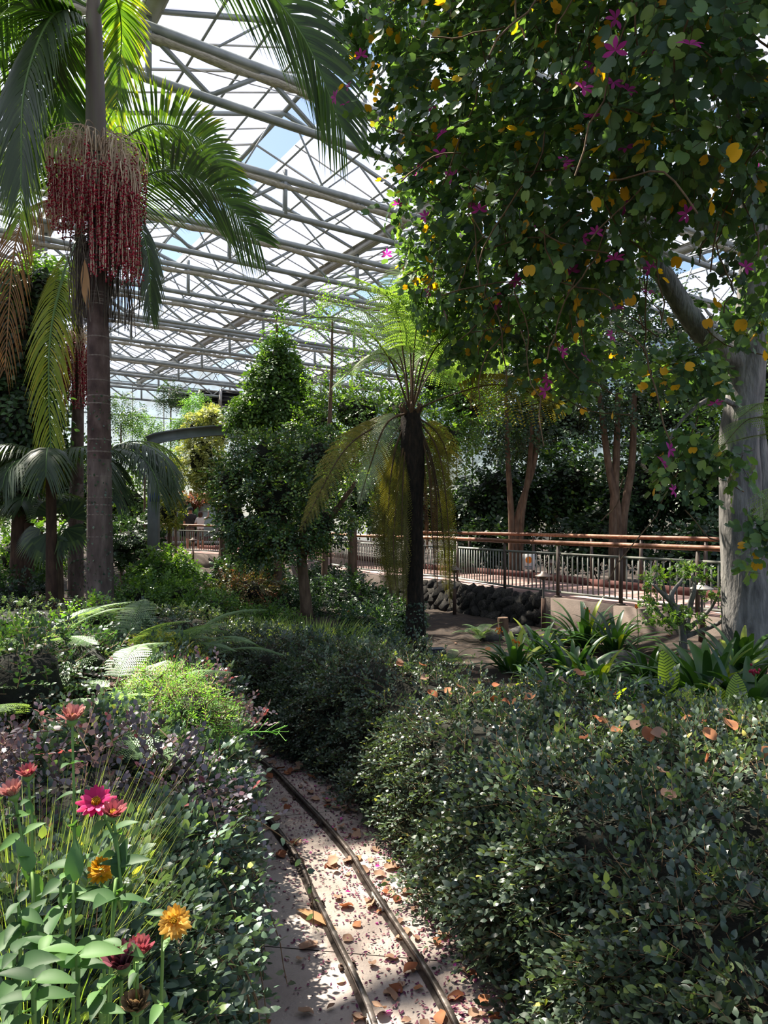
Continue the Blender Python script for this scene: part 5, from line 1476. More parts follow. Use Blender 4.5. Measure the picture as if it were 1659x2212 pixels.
for i, (px, py, Y, s, lab, mt) in enumerate([(368, 848, 27, .55, 'feathery sapling standing tall against the far wall, left of the two pale crowns', 'bg_dark'), (425, 872, 26, .62, 'umbrella-shaped feathery sapling in front of the far wall vents', 'feather'),
        (262, 885, 23, .8, 'feathery green sapling just right of the thick palm trunk', 'bg_tree'), (312, 915, 25, .6, 'bright lime sapling below the far wall, beside the thick palm', 'bright'), (388, 920, 25, .42, 'small bright sapling crown just above the grey arch', 'bright'), (368, 985, 23, .6, 'light green sapling seen under the grey arch', 'bright')]):
    bx_ = px + {425: 48, 388: -8}.get(px, 0)
    tree('sapling', lab, P(bx_, 1320, Y), [P(bx_, 1100, Y), P(px, py + 30, Y)], [.05, .04, .02], [bl(px, py, Y, s, s * .7), bl(px - 12, py + 22, Y, s * .7, s * .5), bl(px + 14, py + 20, Y, s * .7, s * .5)],
         190, mt, group='feathery saplings', k=12, L=.42, ls=.11, tpl=leaf_small(.12, .01, .15), shell=.6, droop=.7, twig=False)
# vine-clad tree at the left edge
tree('vine_clad_tree', 'tree smothered in dark climbing vine at the left edge behind the palms', P(40, 1330, 14.5), [P(45, 1100, 14.5), P(50, 850, 14.5), P(60, 650, 14.5)], [.2, .16, .13, .08],
     [bl(40, 720, 14.5, .75, 1.1), bl(55, 900, 14.4, .75, .9), bl(90, 640, 14.8, .55, .5), bl(20, 1000, 14.3, .8, .7), bl(-60, 800, 14.5, .9, 1.4)], 1500, 'bg_dark', 'bark_dark', k=6, L=.36, ls=.17, shell=.35, coresz=.68, droop=.8, upz=.2, rbias=.1)
r3 = shrub('leafy_vine', 'sunlit broad-leaved vine top behind the slim palm at left', 'vine', [bl(95, 590, 17.5, .75, .45), bl(30, 620, 17.8, .7, .5)], 260, 'bright', k=6, L=.4, ls=.16, coresz=0, stems=0, droop=.6, base=P(90, 1310, 17.5) * A(1, 1, 0) + A(0, 0, -.4))
trunk(r3, [P(90, 1310, 17.5) * A(1, 1, 0) + A(0, 0, -.4), P(85, 900, 17.5), P(92, 600, 17.5)], [.06, .05, .02], 'bark_dark', 'stem', 6)
# dim trees behind the walkway
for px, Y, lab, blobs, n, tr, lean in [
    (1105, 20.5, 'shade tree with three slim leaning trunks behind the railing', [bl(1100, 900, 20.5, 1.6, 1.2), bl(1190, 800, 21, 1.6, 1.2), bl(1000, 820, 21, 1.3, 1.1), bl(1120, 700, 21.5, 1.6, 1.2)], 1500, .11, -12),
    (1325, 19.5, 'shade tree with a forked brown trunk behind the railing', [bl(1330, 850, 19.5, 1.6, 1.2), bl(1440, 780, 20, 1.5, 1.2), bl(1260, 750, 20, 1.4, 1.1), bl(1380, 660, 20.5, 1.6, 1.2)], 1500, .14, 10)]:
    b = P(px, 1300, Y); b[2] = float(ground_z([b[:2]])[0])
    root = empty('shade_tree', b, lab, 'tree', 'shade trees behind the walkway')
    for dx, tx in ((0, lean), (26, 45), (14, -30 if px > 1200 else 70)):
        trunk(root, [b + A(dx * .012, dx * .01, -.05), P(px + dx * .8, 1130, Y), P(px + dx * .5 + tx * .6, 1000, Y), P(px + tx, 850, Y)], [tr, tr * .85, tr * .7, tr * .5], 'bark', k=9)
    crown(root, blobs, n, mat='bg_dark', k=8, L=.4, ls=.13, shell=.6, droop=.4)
# wall of broad leaves at the back
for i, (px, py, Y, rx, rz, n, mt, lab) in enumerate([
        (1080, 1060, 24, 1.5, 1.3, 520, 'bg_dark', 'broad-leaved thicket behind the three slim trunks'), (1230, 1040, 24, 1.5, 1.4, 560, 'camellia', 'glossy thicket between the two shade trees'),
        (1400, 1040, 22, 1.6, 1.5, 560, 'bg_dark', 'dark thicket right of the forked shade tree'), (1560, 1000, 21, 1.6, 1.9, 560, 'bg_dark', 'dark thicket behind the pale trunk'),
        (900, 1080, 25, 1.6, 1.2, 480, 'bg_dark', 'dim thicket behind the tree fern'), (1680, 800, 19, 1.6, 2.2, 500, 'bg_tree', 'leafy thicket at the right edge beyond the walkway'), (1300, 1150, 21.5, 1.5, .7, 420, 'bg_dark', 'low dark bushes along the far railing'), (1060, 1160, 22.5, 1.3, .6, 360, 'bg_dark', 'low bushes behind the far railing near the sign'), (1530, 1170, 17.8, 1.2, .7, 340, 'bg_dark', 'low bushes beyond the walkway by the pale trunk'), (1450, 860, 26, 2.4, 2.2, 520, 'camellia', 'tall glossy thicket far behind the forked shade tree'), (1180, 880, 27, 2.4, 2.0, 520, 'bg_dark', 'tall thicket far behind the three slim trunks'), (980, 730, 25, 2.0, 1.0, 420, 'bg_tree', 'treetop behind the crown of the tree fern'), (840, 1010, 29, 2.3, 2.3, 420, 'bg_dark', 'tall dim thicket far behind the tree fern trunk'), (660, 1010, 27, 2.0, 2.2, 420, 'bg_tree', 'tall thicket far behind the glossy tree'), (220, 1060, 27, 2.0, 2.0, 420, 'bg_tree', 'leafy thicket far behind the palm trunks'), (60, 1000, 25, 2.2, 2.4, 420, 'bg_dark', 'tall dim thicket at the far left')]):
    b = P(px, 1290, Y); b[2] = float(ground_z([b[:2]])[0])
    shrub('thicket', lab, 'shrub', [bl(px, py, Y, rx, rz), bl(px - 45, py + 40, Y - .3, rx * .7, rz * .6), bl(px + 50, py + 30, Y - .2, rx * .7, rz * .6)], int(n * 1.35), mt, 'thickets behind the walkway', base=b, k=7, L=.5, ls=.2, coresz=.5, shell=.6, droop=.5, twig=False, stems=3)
# tree at the fern's left shoulder reaching the roof, pale leaves
tree('pale_tree', 'airy pale-leaved tree above the fern crown against the roof', P(700, 1320, 15.5), [P(705, 1050, 15.5), P(715, 850, 15.5), P(720, 690, 15.5)], [.07, .06, .04, .02],
     [bl(715, 650, 15.5, .45, .35), bl(690, 700, 15.5, .4, .3), bl(760, 690, 15.6, .4, .4), bl(800, 740, 15.6, .5, .5), bl(745, 780, 15.6, .45, .4), bl(690, 830, 15.4, .4, .4)], 300, 'bright', k=8, L=.3, ls=.06, shell=.7, droop=.3)

# understory between the hedge and the walkway
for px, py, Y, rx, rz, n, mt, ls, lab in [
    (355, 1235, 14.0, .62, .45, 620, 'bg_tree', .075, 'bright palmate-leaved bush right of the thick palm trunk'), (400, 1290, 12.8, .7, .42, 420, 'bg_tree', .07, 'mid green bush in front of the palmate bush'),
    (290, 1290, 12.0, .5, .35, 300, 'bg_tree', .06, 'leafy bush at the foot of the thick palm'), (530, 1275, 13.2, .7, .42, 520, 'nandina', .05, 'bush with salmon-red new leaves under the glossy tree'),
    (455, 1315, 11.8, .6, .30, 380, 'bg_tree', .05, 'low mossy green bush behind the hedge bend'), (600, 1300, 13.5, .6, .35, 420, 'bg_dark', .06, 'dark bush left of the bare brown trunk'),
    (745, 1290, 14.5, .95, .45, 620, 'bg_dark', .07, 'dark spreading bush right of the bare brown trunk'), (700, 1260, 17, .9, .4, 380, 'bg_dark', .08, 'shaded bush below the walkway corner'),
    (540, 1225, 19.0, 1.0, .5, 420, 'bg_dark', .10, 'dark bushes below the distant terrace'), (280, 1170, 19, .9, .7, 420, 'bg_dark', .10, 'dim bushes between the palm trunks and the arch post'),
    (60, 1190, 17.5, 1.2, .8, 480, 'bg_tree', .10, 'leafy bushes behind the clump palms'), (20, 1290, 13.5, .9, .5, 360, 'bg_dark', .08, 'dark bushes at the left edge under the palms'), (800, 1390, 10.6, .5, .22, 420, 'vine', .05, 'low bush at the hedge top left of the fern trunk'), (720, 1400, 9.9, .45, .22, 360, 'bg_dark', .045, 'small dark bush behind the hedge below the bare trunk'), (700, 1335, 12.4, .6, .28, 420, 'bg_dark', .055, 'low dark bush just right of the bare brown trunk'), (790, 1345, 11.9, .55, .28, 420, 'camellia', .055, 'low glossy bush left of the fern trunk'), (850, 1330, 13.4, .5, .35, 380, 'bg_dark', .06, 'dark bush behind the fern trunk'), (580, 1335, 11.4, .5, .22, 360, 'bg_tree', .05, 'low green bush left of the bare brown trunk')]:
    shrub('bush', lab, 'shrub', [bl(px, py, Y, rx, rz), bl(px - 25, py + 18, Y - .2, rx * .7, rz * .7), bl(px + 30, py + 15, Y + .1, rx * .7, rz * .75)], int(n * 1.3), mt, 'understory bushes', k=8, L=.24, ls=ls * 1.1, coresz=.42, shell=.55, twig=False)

# grey steel arch on a post
ar = empty('steel_arch', P(332, 1300, 18) * A(1, 1, 0) + A(0, 0, float(ground_z([P(332, 1300, 18)[:2]])[0])), 'grey curved steel beam carried by a square post', 'steel arch')
pth = smoothpath([P(318, 955, 18.0), P(352, 944, 18.0), P(420, 934, 18.6), P(505, 929, 19.4), P(640, 930, 20.5)], 30)
m = MB()
T_ = norm(np.gradient(pth, axis=0)); S_ = norm(np.cross(T_, A(0, 0, 1)))
sec = [(-.10, -.14), (.10, -.14), (.10, -.11), (.03, -.10), (.03, .09), (.10, .10), (.10, .14), (-.10, .14), (-.10, .10), (-.03, .09), (-.03, -.10), (-.10, -.11)]
V = np.stack([pth + S_ * a + A(0, 0, 1) * b for a, b in sec], 1).reshape(-1, 3)
m.add(V, ringfaces(30, 12)); m.add(V[:12][::-1], np.arange(12)[None]); m.add(V[-12:], np.arange(12)[None]); m.build('curved_beam', M['arch'], ar)
q = P(332, 960, 18.1); m = MB(); m.box((q[0], q[1], (q[2] + ORG[ar.name][2]) / 2), (.24, .24, q[2] - ORG[ar.name][2])); m.build('post', M['arch'], ar)
m = MB(); m.lathe([(0, 0), (.11, .02), (.13, .12), (.10, .22), (.09, .24), (0, .24)], P(333, 1085, 17.9), 16)
m.build('blue_pot', surf_mat('cobalt_glaze', [(.3, '14205e'), (.7, '26379a')], 5, 3, rough=.25), ar, smooth=True)
# ------------------------------------------------------------------ zinnias and grass in the near left corner
ZL = leaf_tpl(.23, .09, .28, .38, 6); PET = leaf_tpl(.20, -.04, .10, .62, 3, True)
def zinnia(label, head, path, kind, dia, face, nleaf, seed, leaf=.095, cat='flower'):
    """head: world point; path: lower stem points (world); face: direction the flower looks"""
    r_ = np.random.default_rng(seed)
    pts = [head] + list(path); base = pts[-1]
    root = empty('zinnia', base, label, cat, 'zinnias')
    q = smoothpath(pts, 26)
    m = MB(); m.tube(q, np.linspace(.003, .0042, 26), 7, R=.5); m.build('stem', M['zin_stem'], root, smooth=True)
    face = norm(face); x = norm(np.cross(face, A(.3, .2, .9))); y = np.cross(face, x)
    hd = None
    if kind[0] == 'open' or kind[0] == 'cup' or kind[0] == 'pompon' or kind[0] == 'faded':
        sh, mat = kind
        m = MB(); m.lathe([(0, -.018), (.006, -.016), (.013, -.006), (.014, .002), (0, .004)], (0, 0, 0), 12); 
        Rm = np.stack([x, y, face], 1)
        m.V = [v @ Rm.T + head for v in m.V]
        hd = m.build('flower_head', M['zin_stem'], root, smooth=True)
        layers = {'open': [(13, .5, 1.25, 0), (11, .42, 1.0, .004)], 'cup': [(14, .55, .55, 0), (11, .48, .40, .004)], 'pompon': [(18, .5, 1.5, -.004), (17, .48, 1.2, .004), (15, .42, .9, .012), (12, .34, .6, .018), (8, .24, .3, .022)], 'faded': [(16, .6, .5, 0), (14, .55, .25, .004), (10, .6, .15, .006)]}[sh]
        for n, rr, tilt, up in layers:
            for i in range(n):
                a = 2 * PI * (i + r_.uniform(-.2, .2)) / n
                o = x * math.cos(a) + y * math.sin(a)
                tl = tilt + r_.normal(0, .12)
                d = o * math.sin(tl) + face * math.cos(tl)
                nn_ = face * math.sin(tl) - o * math.cos(tl)
                m = MB(); m.add(*scatter(PET[0], PET[1], np.array([head + o * .006 + face * up]), np.array([d]), np.array([nn_]), [dia * rr * r_.uniform(.9, 1.1)], np.array([r_.random()]))); m.build('petal', M[mat], hd)
        m = MB()
        n = 26
        for i in range(n):
            a = i * 2.4; rad = dia * .13 * math.sqrt(i / n)
            c = head + x * math.cos(a) * rad + y * math.sin(a) * rad + face * (.010 + (.02 if sh == 'pompon' else 0))
            m.tube([c - face * .004, c + face * .006], [.0022, .0012], 5, R=float(r_.random()))
        m.build('flower_centre', M['driedflower' if sh == 'faded' else 'gold'], hd, kind='stuff')
    # opposite pairs of broad leaves
    for j in range(nleaf):
        k = int(3 + (j + .7) * 21 / max(nleaf, 1)) if hd is not None else int(j * 24 / nleaf); k = min(k, 24)
        t = norm(q[min(k + 1, 25)] - q[k]); az = j * 1.57 + r_.uniform(-.3, .3)
        s0 = norm(np.cross(t, A(math.cos(az), math.sin(az), .1)))
        for sd in (-1, 1):
            d = norm(s0 * sd + A(0, 0, .15 + r_.normal(0, .2)))
            m = MB(); m.add(*scatter(ZL[0], ZL[1], np.array([q[k]]), np.array([d]), np.array([norm(A(0, -.25, 1) + r_.normal(0, .2, 3))]), [leaf * r_.uniform(.75, 1.15) * (.6 + .5 * j / max(1, nleaf))], np.array([r_.random()])))
            m.build('leaf', M['zin_leaf'], root, smooth=True)
    return root
def down(px, py, Y): 
    c = P(px, py, Y); c[2] = float(ground_z([c[:2]])[0]); return c
zinnia('hot pink open zinnia with a yellow centre on the left bank', P(208, 1735, 1.75), [P(228, 1772, 1.76), P(248, 1820, 1.75), P(255, 1900, 1.7), P(240, 2050, 1.6), down(180, 2300, 1.5)], ('open', 'pink'), .078, A(.15, -.55, .75), 6, 1)
zinnia('rose cup-shaped zinnia just right of the hot pink one', P(243, 1762, 1.72), [P(250, 1800, 1.72), P(258, 1870, 1.7), P(262, 1960, 1.65), P(240, 2100, 1.55), down(215, 2330, 1.45)], ('cup', 'rose'), .062, A(.25, -.3, .9), 5, 2)
zinnia('salmon zinnia on the tallest stem, side on with a yellow centre', P(156, 1556, 1.85), [P(158, 1650, 1.82), P(161, 1760, 1.78), P(160, 1900, 1.7), P(158, 2050, 1.62), down(160, 2300, 1.5)], ('cup', 'salmon'), .072, A(.1, -.1, 1), 7, 3)
zinnia('salmon zinnia at the left edge of the photo', P(30, 1718, 1.8), [P(42, 1780, 1.8), P(60, 1880, 1.75), P(75, 2000, 1.65), down(90, 2300, 1.5)], ('cup', 'salmon'), .066, A(-.2, -.2, 1), 6, 4)
zinnia('small rose zinnia behind the left-edge salmon one', P(60, 1676, 1.95), [P(66, 1750, 1.95), P(70, 1850, 1.9), down(72, 2250, 1.8)], ('cup', 'rose'), .056, A(.1, -.25, 1), 4, 5, .07)
zinnia('double pale yellow zinnia over the dark ground cover', P(378, 1992, 1.55), [P(370, 2030, 1.56), P(350, 2100, 1.58), down(330, 2300, 1.6)], ('pompon', 'yellow'), .058, A(.1, -.75, .6), 3, 6, .07)
zinnia('golden zinnia half hidden among the leaves', P(218, 1882, 1.75), [P(222, 1940, 1.74), P(225, 2050, 1.7), down(230, 2300, 1.6)], ('pompon', 'gold'), .052, A(.1, -.4, .9), 4, 7, .075)
zinnia('faded maroon zinnia head above a lime leaf', P(268, 2090, 1.42), [P(262, 2120, 1.42), P(262, 2180, 1.42), down(258, 2420, 1.42)], ('faded', 'maroon'), .075, A(-.1, -.1, 1), 3, 8, .07)
zinnia('smaller faded maroon zinnia right of the other faded head', P(298, 2062, 1.5), [P(296, 2100, 1.5), P(290, 2200, 1.5), down(285, 2420, 1.5)], ('faded', 'rose'), .055, A(.25, -.1, 1), 2, 9, .06)
zinnia('dried brown zinnia head at the bottom edge', P(296, 2178, 1.38), [P(296, 2210, 1.38), down(296, 2440, 1.38)], ('faded', 'driedflower'), .058, A(.0, -.4, .9), 2, 10, .07)
for i, (px, py, Y, h) in enumerate([(40, 2010, 1.5, 8), (105, 2080, 1.4, 6), (165, 2120, 1.35, 5), (30, 2120, 1.3, 6), (215, 2200, 1.3, 4), (130, 1960, 1.65, 6), (345, 2230, 1.32, 3), (70, 2190, 1.2, 5)]):
    zinnia(['leafy zinnia shoot at the left edge without a flower', 'leafy green zinnia shoot below the salmon stem', 'leafy zinnia shoot in the bottom left corner by the grass', 'low leafy zinnia shoot at the bottom left edge', 'leafy zinnia shoot below the golden flower', 'leafy zinnia shoot with a green bud', 'zinnia shoot at the bottom edge right of the dried head', 'lowest zinnia shoot in the bottom left corner'][i],
           P(px, py - 60, Y), [P(px + 2, py, Y), P(px + 4, py + 90, Y), down(px, 2400, Y)], ('none', ''), .05, A(0, 0, 1), h, 20 + i, .088, 'plant')

def grass_tuft(name, label, c, n, L, spread, mat, seed, lean=(0, 0), w=.004, keep_off=True, sag=.16):
    r_ = np.random.default_rng(seed); root = empty(name, c, label, 'grass')
    m = MB(); V, F, Rr = [], [], []
    for i in range(n):
        az = r_.uniform(0, 2 * PI); o = A(math.cos(az), math.sin(az), 0) * r_.random() ** .5
        b = c + o * spread * .35; d = norm(o * .42 + A(lean[0], lean[1], 1.0) + r_.normal(0, .12, 3)); l = L * r_.uniform(.5, 1.1)
        s = np.linspace(0, 1, 5)[:, None]
        q = b + d * l * s + A(o[0] * .3 + lean[0] * .3, o[1] * .2 + lean[1] * .3, -sag) * l * s ** 2.2
        if keep_off and signed(q[2:], BANK_P[::4]).max() > -.02: continue
        e = norm(np.cross(d, A(r_.normal(), r_.normal(), .2))) * w * (1.02 - s)
        vv = np.stack([q - e, q + e], 1).reshape(-1, 3)
        m.add(vv, [(0, 1, 3, 2), (2, 3, 5, 4), (4, 5, 7, 6), (6, 7, 9, 8)], float(r_.random()))
    m.build('blades', M[mat], root, kind='stuff'); return root
g1 = gfz(-1.0, 2.1)
grass_tuft('grass_tuft', 'bright fine grass tuft behind the zinnia leaves', g1, 1000, 1.0, .6, 'grass', 31, (.16, -.05), .0034)
g3 = gfz(-.88, 1.9)
grass_tuft('grass_tuft', 'fine grass blades around the double yellow zinnia', g3, 400, .85, .4, 'grass', 34, (.15, -.05))
g2 = gfz(-1.15, 2.3)
grass_tuft('grass_tuft', 'fine grass between the zinnia stems and the purple shrub', g2, 450, .95, .5, 'grass', 32, (.12, -.05))
grass_tuft('grass_tuft', 'pale dry seed stalks arching over the ground cover', g1 + A(.05, .1, 0), 80, .95, .3, 'straw', 33, (.35, -.05), .0022)
for i, (px, py, Y, n, lab) in enumerate([(575, 1370, 9.6, 700, 'strip of sunlit grass behind the far hedge'), (490, 1350, 10.3, 500, 'sunlit grass at the far end of the hedge'), (660, 1390, 10.2, 500, 'grass around the bare brown trunk')]):
    c = P(px, py, Y); c[2] = float(ground_z([c[:2]])[0])
    grass_tuft('grass_patch', lab, c, n, .30, 2.4, 'grass', 40 + i, (0, 0), .007, False)

# wispy flower spray over the track
sp = P(560, 1585, 3.9)
wf = empty('flowering_weed', P(470, 1600, 3.9) * A(1, 1, 0), 'wispy budding weed leaning out over the track', 'weed')
m = MB(); q = smoothpath([P(470, 1600, 3.9) * A(1, 1, 0), P(475, 1592, 3.9), P(530, 1582, 3.9), P(600, 1580, 3.9)], 16); m.tube(q, .003, 5)
for i in range(26):
    a = q[8 + i % 8]; b = a + A(rng.uniform(0, .08), rng.normal(0, .04), rng.normal(.01, .03)); m.tube([a, b], .0013, 4); m.tube([b, b + A(.006, 0, .006)], [.004, .001], 5)
m.build('buds', M['feather'], wf, kind='stuff')

# ------------------------------------------------------------------ right bed: strap-leaved clumps, striped canna, gnarled shrub
STRAP = None
def strap_leaf(base, az, L, w, e0, bend, twist=0.0):
    p = arc(base, az, L, e0, bend, 9, 1.6); T = norm(np.gradient(p, axis=0))
    S = norm(np.cross(T, A(0, 0, 1)) + 1e-6)
    s = np.linspace(0, 1, 9); ww = w * np.clip(np.sin(np.pi * (.12 + .86 * s)) ** .55, .03, 1)
    U = np.cross(S, T)
    V = np.stack([p - S * ww[:, None] + U * ww[:, None] * .35, p, p + S * ww[:, None] + U * ww[:, None] * .35], 1).reshape(-1, 3)
    F = []
    for i in range(8):
        a = i * 3; F += [(a, a + 1, a + 4, a + 3), (a + 1, a + 2, a + 5, a + 4)]
    return V, np.array(F)
def clivia(px, py, Y, label, n, L, w=.026, seed=0, flower=None, rb=0.0):
    c = P(px, py, Y); c[2] = float(ground_z([c[:2]])[0])
    root = empty('clivia_clump', c, label, 'plant', 'strap-leaved clumps'); r_ = np.random.default_rng(seed + 70)
    n = int(n * 1.6); L = L * 1.12; w = w * 1.55
    for i in range(n):
        az = i * 2.4 + r_.normal(0, .3); f = i / n
        e0 = 1.45 - .95 * f + r_.normal(0, .1); b = c + A(math.cos(az), math.sin(az), 0) * .20 * r_.random() + A(0, 0, .02)
        V, F = strap_leaf(b, az, L * r_.uniform(.75, 1.12), w * r_.uniform(.85, 1.2), e0, .9 + .7 * f + r_.normal(0, .15))
        V[:, 2] = np.maximum(V[:, 2], c[2] + .015)
        m = MB(); m.add(V, F, float(np.clip(r_.beta(2, 2) + rb, 0, .97) if r_.random() > .06 else 1.0)); m.build('leaf', M['clivia'], root, smooth=True)
    if flower:
        q = c + A(.03, -.05, L * .72)
        m = MB(); m.tube([c + A(.03, -.05, 0), q], .008, 6); m.build('flower_stalk', M['greenstem'], root)
        m = MB()
        for i in range(12):
            o = r_.normal(0, .025, 3) + A(0, 0, .01); m.tube([q + o - A(0, 0, .012), q + o, q + o + A(0, 0, .014)], [.007, .013, .006], 6, R=float(r_.random()))
        m.build('flower_cluster' if flower != 'berry' else 'berry_cluster', M[flower], root, kind='stuff', smooth=True)
    return root
clivia(1265, 1325, 11.6, 'tall strap-leaved clump beside the lava rock wall end', 34, .75, .028, 1, 'orange')
clivia(1330, 1350, 10.9, 'strap-leaved clump right of the tall clump', 26, .68, .024, 2)
clivia(1240, 1405, 9.6, 'dark strap-leaved clump in the middle of the right bed', 30, .62, .027, 3, None, -.15)
clivia(1285, 1420, 9.0, 'strap-leaved clump overlapping the middle dark clump', 26, .55, .028, 4, None, -.15)
clivia(1110, 1425, 10.0, 'strap-leaved clump near the tree fern with an orange bloom beside it', 26, .55, .026, 5, 'orange')
clivia(1245, 1500, 6.9, 'low strap-leaved clump with dark berries just behind the hedge', 28, .40, .022, 6, 'berry', .1)
clivia(1385, 1470, 7.6, 'small dark strap-leaved clump behind the striped leaves', 18, .38, .024, 7, None, -.2)
clivia(1530, 1450, 7.6, 'large bright strap-leaved clump in front of the pale trunk', 46, .78, .036, 8, None, .15)
clivia(1620, 1470, 7.0, 'broad strap-leaved clump at the right edge below the trunk', 36, .70, .036, 9, 'berry')
clivia(1590, 1580, 5.3, 'drooping strap-leaved clump with red berries at the right edge', 30, .50, .034, 10, 'berry', .15)
clivia(1655, 1600, 5.0, 'strap-leaved clump at the right edge above the hedge', 26, .48, .034, 11, 'berry', .1)
clivia(1190, 1450, 8.4, 'strap-leaved clump between the fern side and the berry clump', 24, .5, .026, 13, None, -.1)
clivia(1320, 1465, 7.9, 'dark clump between the middle clump and the canna', 22, .48, .026, 14, None, -.2)
clivia(1170, 1370, 11.2, 'strap-leaved clump below the mushroom lamp', 24, .55, .026, 15, None, -.1)
clivia(1600, 1420, 8.4, 'upright strap-leaved clump against the foot of the pale trunk', 30, .7, .032, 16)
clivia(1490, 1500, 6.8, 'dark clump between the canna and the large bright clump', 24, .5, .03, 17, None, -.2)
clivia(1400, 1400, 9.3, 'strap-leaved clump below the gnarled shrub', 24, .5, .026, 18, None, -.1)
clivia(1440, 1545, 6.2, 'small strap-leaved clump below the striped leaves', 16, .34, .022, 12)

def canna(c, leaves, label, name='striped_canna'):
    root = empty(name, c, label, 'plant', 'striped-leaf plants')
    top = max(p[2] for p, *_ in leaves)
    m = MB(); m.tube(smoothpath([c, c + A(.01, 0, (top - c[2]) * .5), c + A(.0, 0, (top - c[2]) * .9)], 10), np.linspace(.016, .008, 10), 8); m.build('stem', M['greenstem'], root, smooth=True)
    V0, F0 = leaf_tpl(.27, .10, .10, .42, 10)
    for p, d, nrm, L in leaves:
        V, F, R_ = scatter(V0, F0, np.array([p]), np.array([d], float), np.array([nrm], float), [L], np.array([rng.random()]))
        m = MB(); m.add(V, F, R_); o = m.build('leaf', M['canna'], root, smooth=True)
        uv = o.data.uv_layers.new(name='UVMap')
        vi = np.zeros(len(o.data.loops), int); o.data.loops.foreach_get('vertex_index', vi)
        uv.data.foreach_set('uv', np.c_[V0[vi, 0], V0[vi, 1]].astype(np.float32).ravel())
        # petiole back to the stem
        s = A(c[0], c[1], max(c[2], p[2] - .10)); mm = MB(); mm.tube([s, p], .006, 5); mm.build('leaf_stalk', M['greenstem'], root)
    return root
cc = P(1440, 1560, 5.6); cc[2] = float(ground_z([cc[:2]])[0])
canna(cc, [(P(1443, 1500, 5.6), (-.12, -.1, 1), (.25, -1, .05), .36), (P(1452, 1560, 5.5), (-.45, -.2, .95), (.1, -1, .2), .30), (P(1478, 1610, 5.4), (.15, -.1, 1), (-.2, -1, .1), .36), (P(1430, 1570, 5.7), (-.6, .2, .35), (0, -.6, .8), .26), (P(1455, 1530, 5.7), (.55, .2, .6), (-.4, -.8, .5), .24)], 'striped yellow-green canna with a tall upright leaf behind the hedge')
cc = P(1560, 1560, 5.6); cc[2] = float(ground_z([cc[:2]])[0])
canna(cc, [(P(1560, 1560, 5.6), (-.7, -.1, .6), (.2, -.9, .5), .34), (P(1585, 1540, 5.7), (.15, .1, 1), (-.1, -1, .2), .32), (P(1575, 1560, 5.7), (-.2, .1, .9), (.3, -1, .2), .30)], 'striped dark-veined plant between the canna and the berry clump')

gb = P(1478, 1385, 9.9); gb[2] = float(ground_z([gb[:2]])[0])
gn = empty('gnarled_shrub', gb, 'small gnarled shrub with thick grey branches and tufted green leaves', 'shrub')
Yg = 9.9
BR = [[(1478, 1370), (1470, 1330), (1440, 1290), (1430, 1255)], [(1478, 1360), (1490, 1310), (1500, 1270), (1495, 1235)], [(1470, 1340), (1450, 1290), (1475, 1250)], [(1476, 1370), (1430, 1330), (1405, 1300)], [(1480, 1365), (1530, 1320), (1550, 1290)], [(1440, 1290), (1410, 1262)], [(1480, 1375), (1555, 1345), (1572, 1318)]]
tips = []
for i, b in enumerate(BR):
    pts_ = [P(x, y, Yg + rng.normal(0, .15) * (j > 0)) for j, (x, y) in enumerate(b)]
    if i == 0: pts_[0] = gb + A(0, 0, -.03)
    trunk(gn, pts_, [.065, .045, .03, .018] if i < 3 else [.04, .025, .015], 'bark_pale', 'branch', 8, 14); tips.append(pts_[-1])
GBL = [bl(1430, 1248, Yg, .24, .16), bl(1490, 1232, Yg, .28, .14), bl(1405, 1262, Yg, .16, .12), bl(1520, 1250, Yg, .18, .1), bl(1405, 1300, Yg, .2, .12), bl(1550, 1290, Yg - .1, .2, .12), bl(1460, 1330, Yg - .3, .3, .16), bl(1430, 1345, Yg - .4, .3, .14), bl(1570, 1320, Yg, .12, .1), bl(1500, 1340, Yg - .2, .2, .1)]
crown(gn, GBL, 420, k=7, L=.07, ls=.05, mat='bg_tree', shell=.8, droop=0, upz=1.2, rbias=.1)

# fake-rock garden speaker, floodlight box, stump, stone slab, rocks
c = P(855, 1395, 10.9); c[2] = float(ground_z([c[:2]])[0])
sd = empty('garden_speaker', c, 'grey domed garden speaker with dark openings beside the fern trunk', 'speaker')
m = MB(); m.lathe([(.135, 0), (.14, .10), (.13, .20), (.10, .28), (.05, .33), (0, .345)], c, 16); m.build('dome', M['plastic'], sd, smooth=True)
m = MB(); m.lathe([(.0, 0), (.15, 0), (.15, .03), (.13, .04), (0, .04)], c, 16); m.build('base', M['blackplastic'], sd)
for a in (-2.2, -1.57, -.9):
    m = MB(); q = c + A(math.cos(a) * .128, math.sin(a) * .128, .13); m.box(q, (.075, .02, .07), a + PI / 2); m.build('opening', M['blackplastic'], sd)
c = P(940, 1392, 11.3); c[2] = float(ground_z([c[:2]])[0])
fl = empty('floodlight', c, 'low black floodlight box behind the fern trunk', 'floodlight')
m = MB(); m.box(c + A(0, 0, .09), (.30, .2, .12), .2); m.build('housing', M['blackplastic'], fl)
m = MB(); m.box(c + A(0, -.01, .165), (.26, .16, .012), .2); m.build('lens', M['plastic'], fl)
m = MB(); m.box(c + A(0, 0, .015), (.12, .08, .05)); m.build('bracket', M['darksteel'], fl)
c = P(1086, 1345, 13.6); c[2] = float(ground_z([c[:2]])[0])
st = empty('wood_stump', c, 'short weathered wooden stump before the lava rocks', 'stump')
m = MB(); m.tube(smoothpath([c + A(0, 0, -.03), c + A(.01, 0, .14), c + A(0, 0, .32)], 8), [.12, .10, .10, .10, .10, .10, .105, .10], 12); m.build('wood', M['bark'], st, smooth=True)
c = P(866, 1420, 10.4); c[2] = float(ground_z([c[:2]])[0])
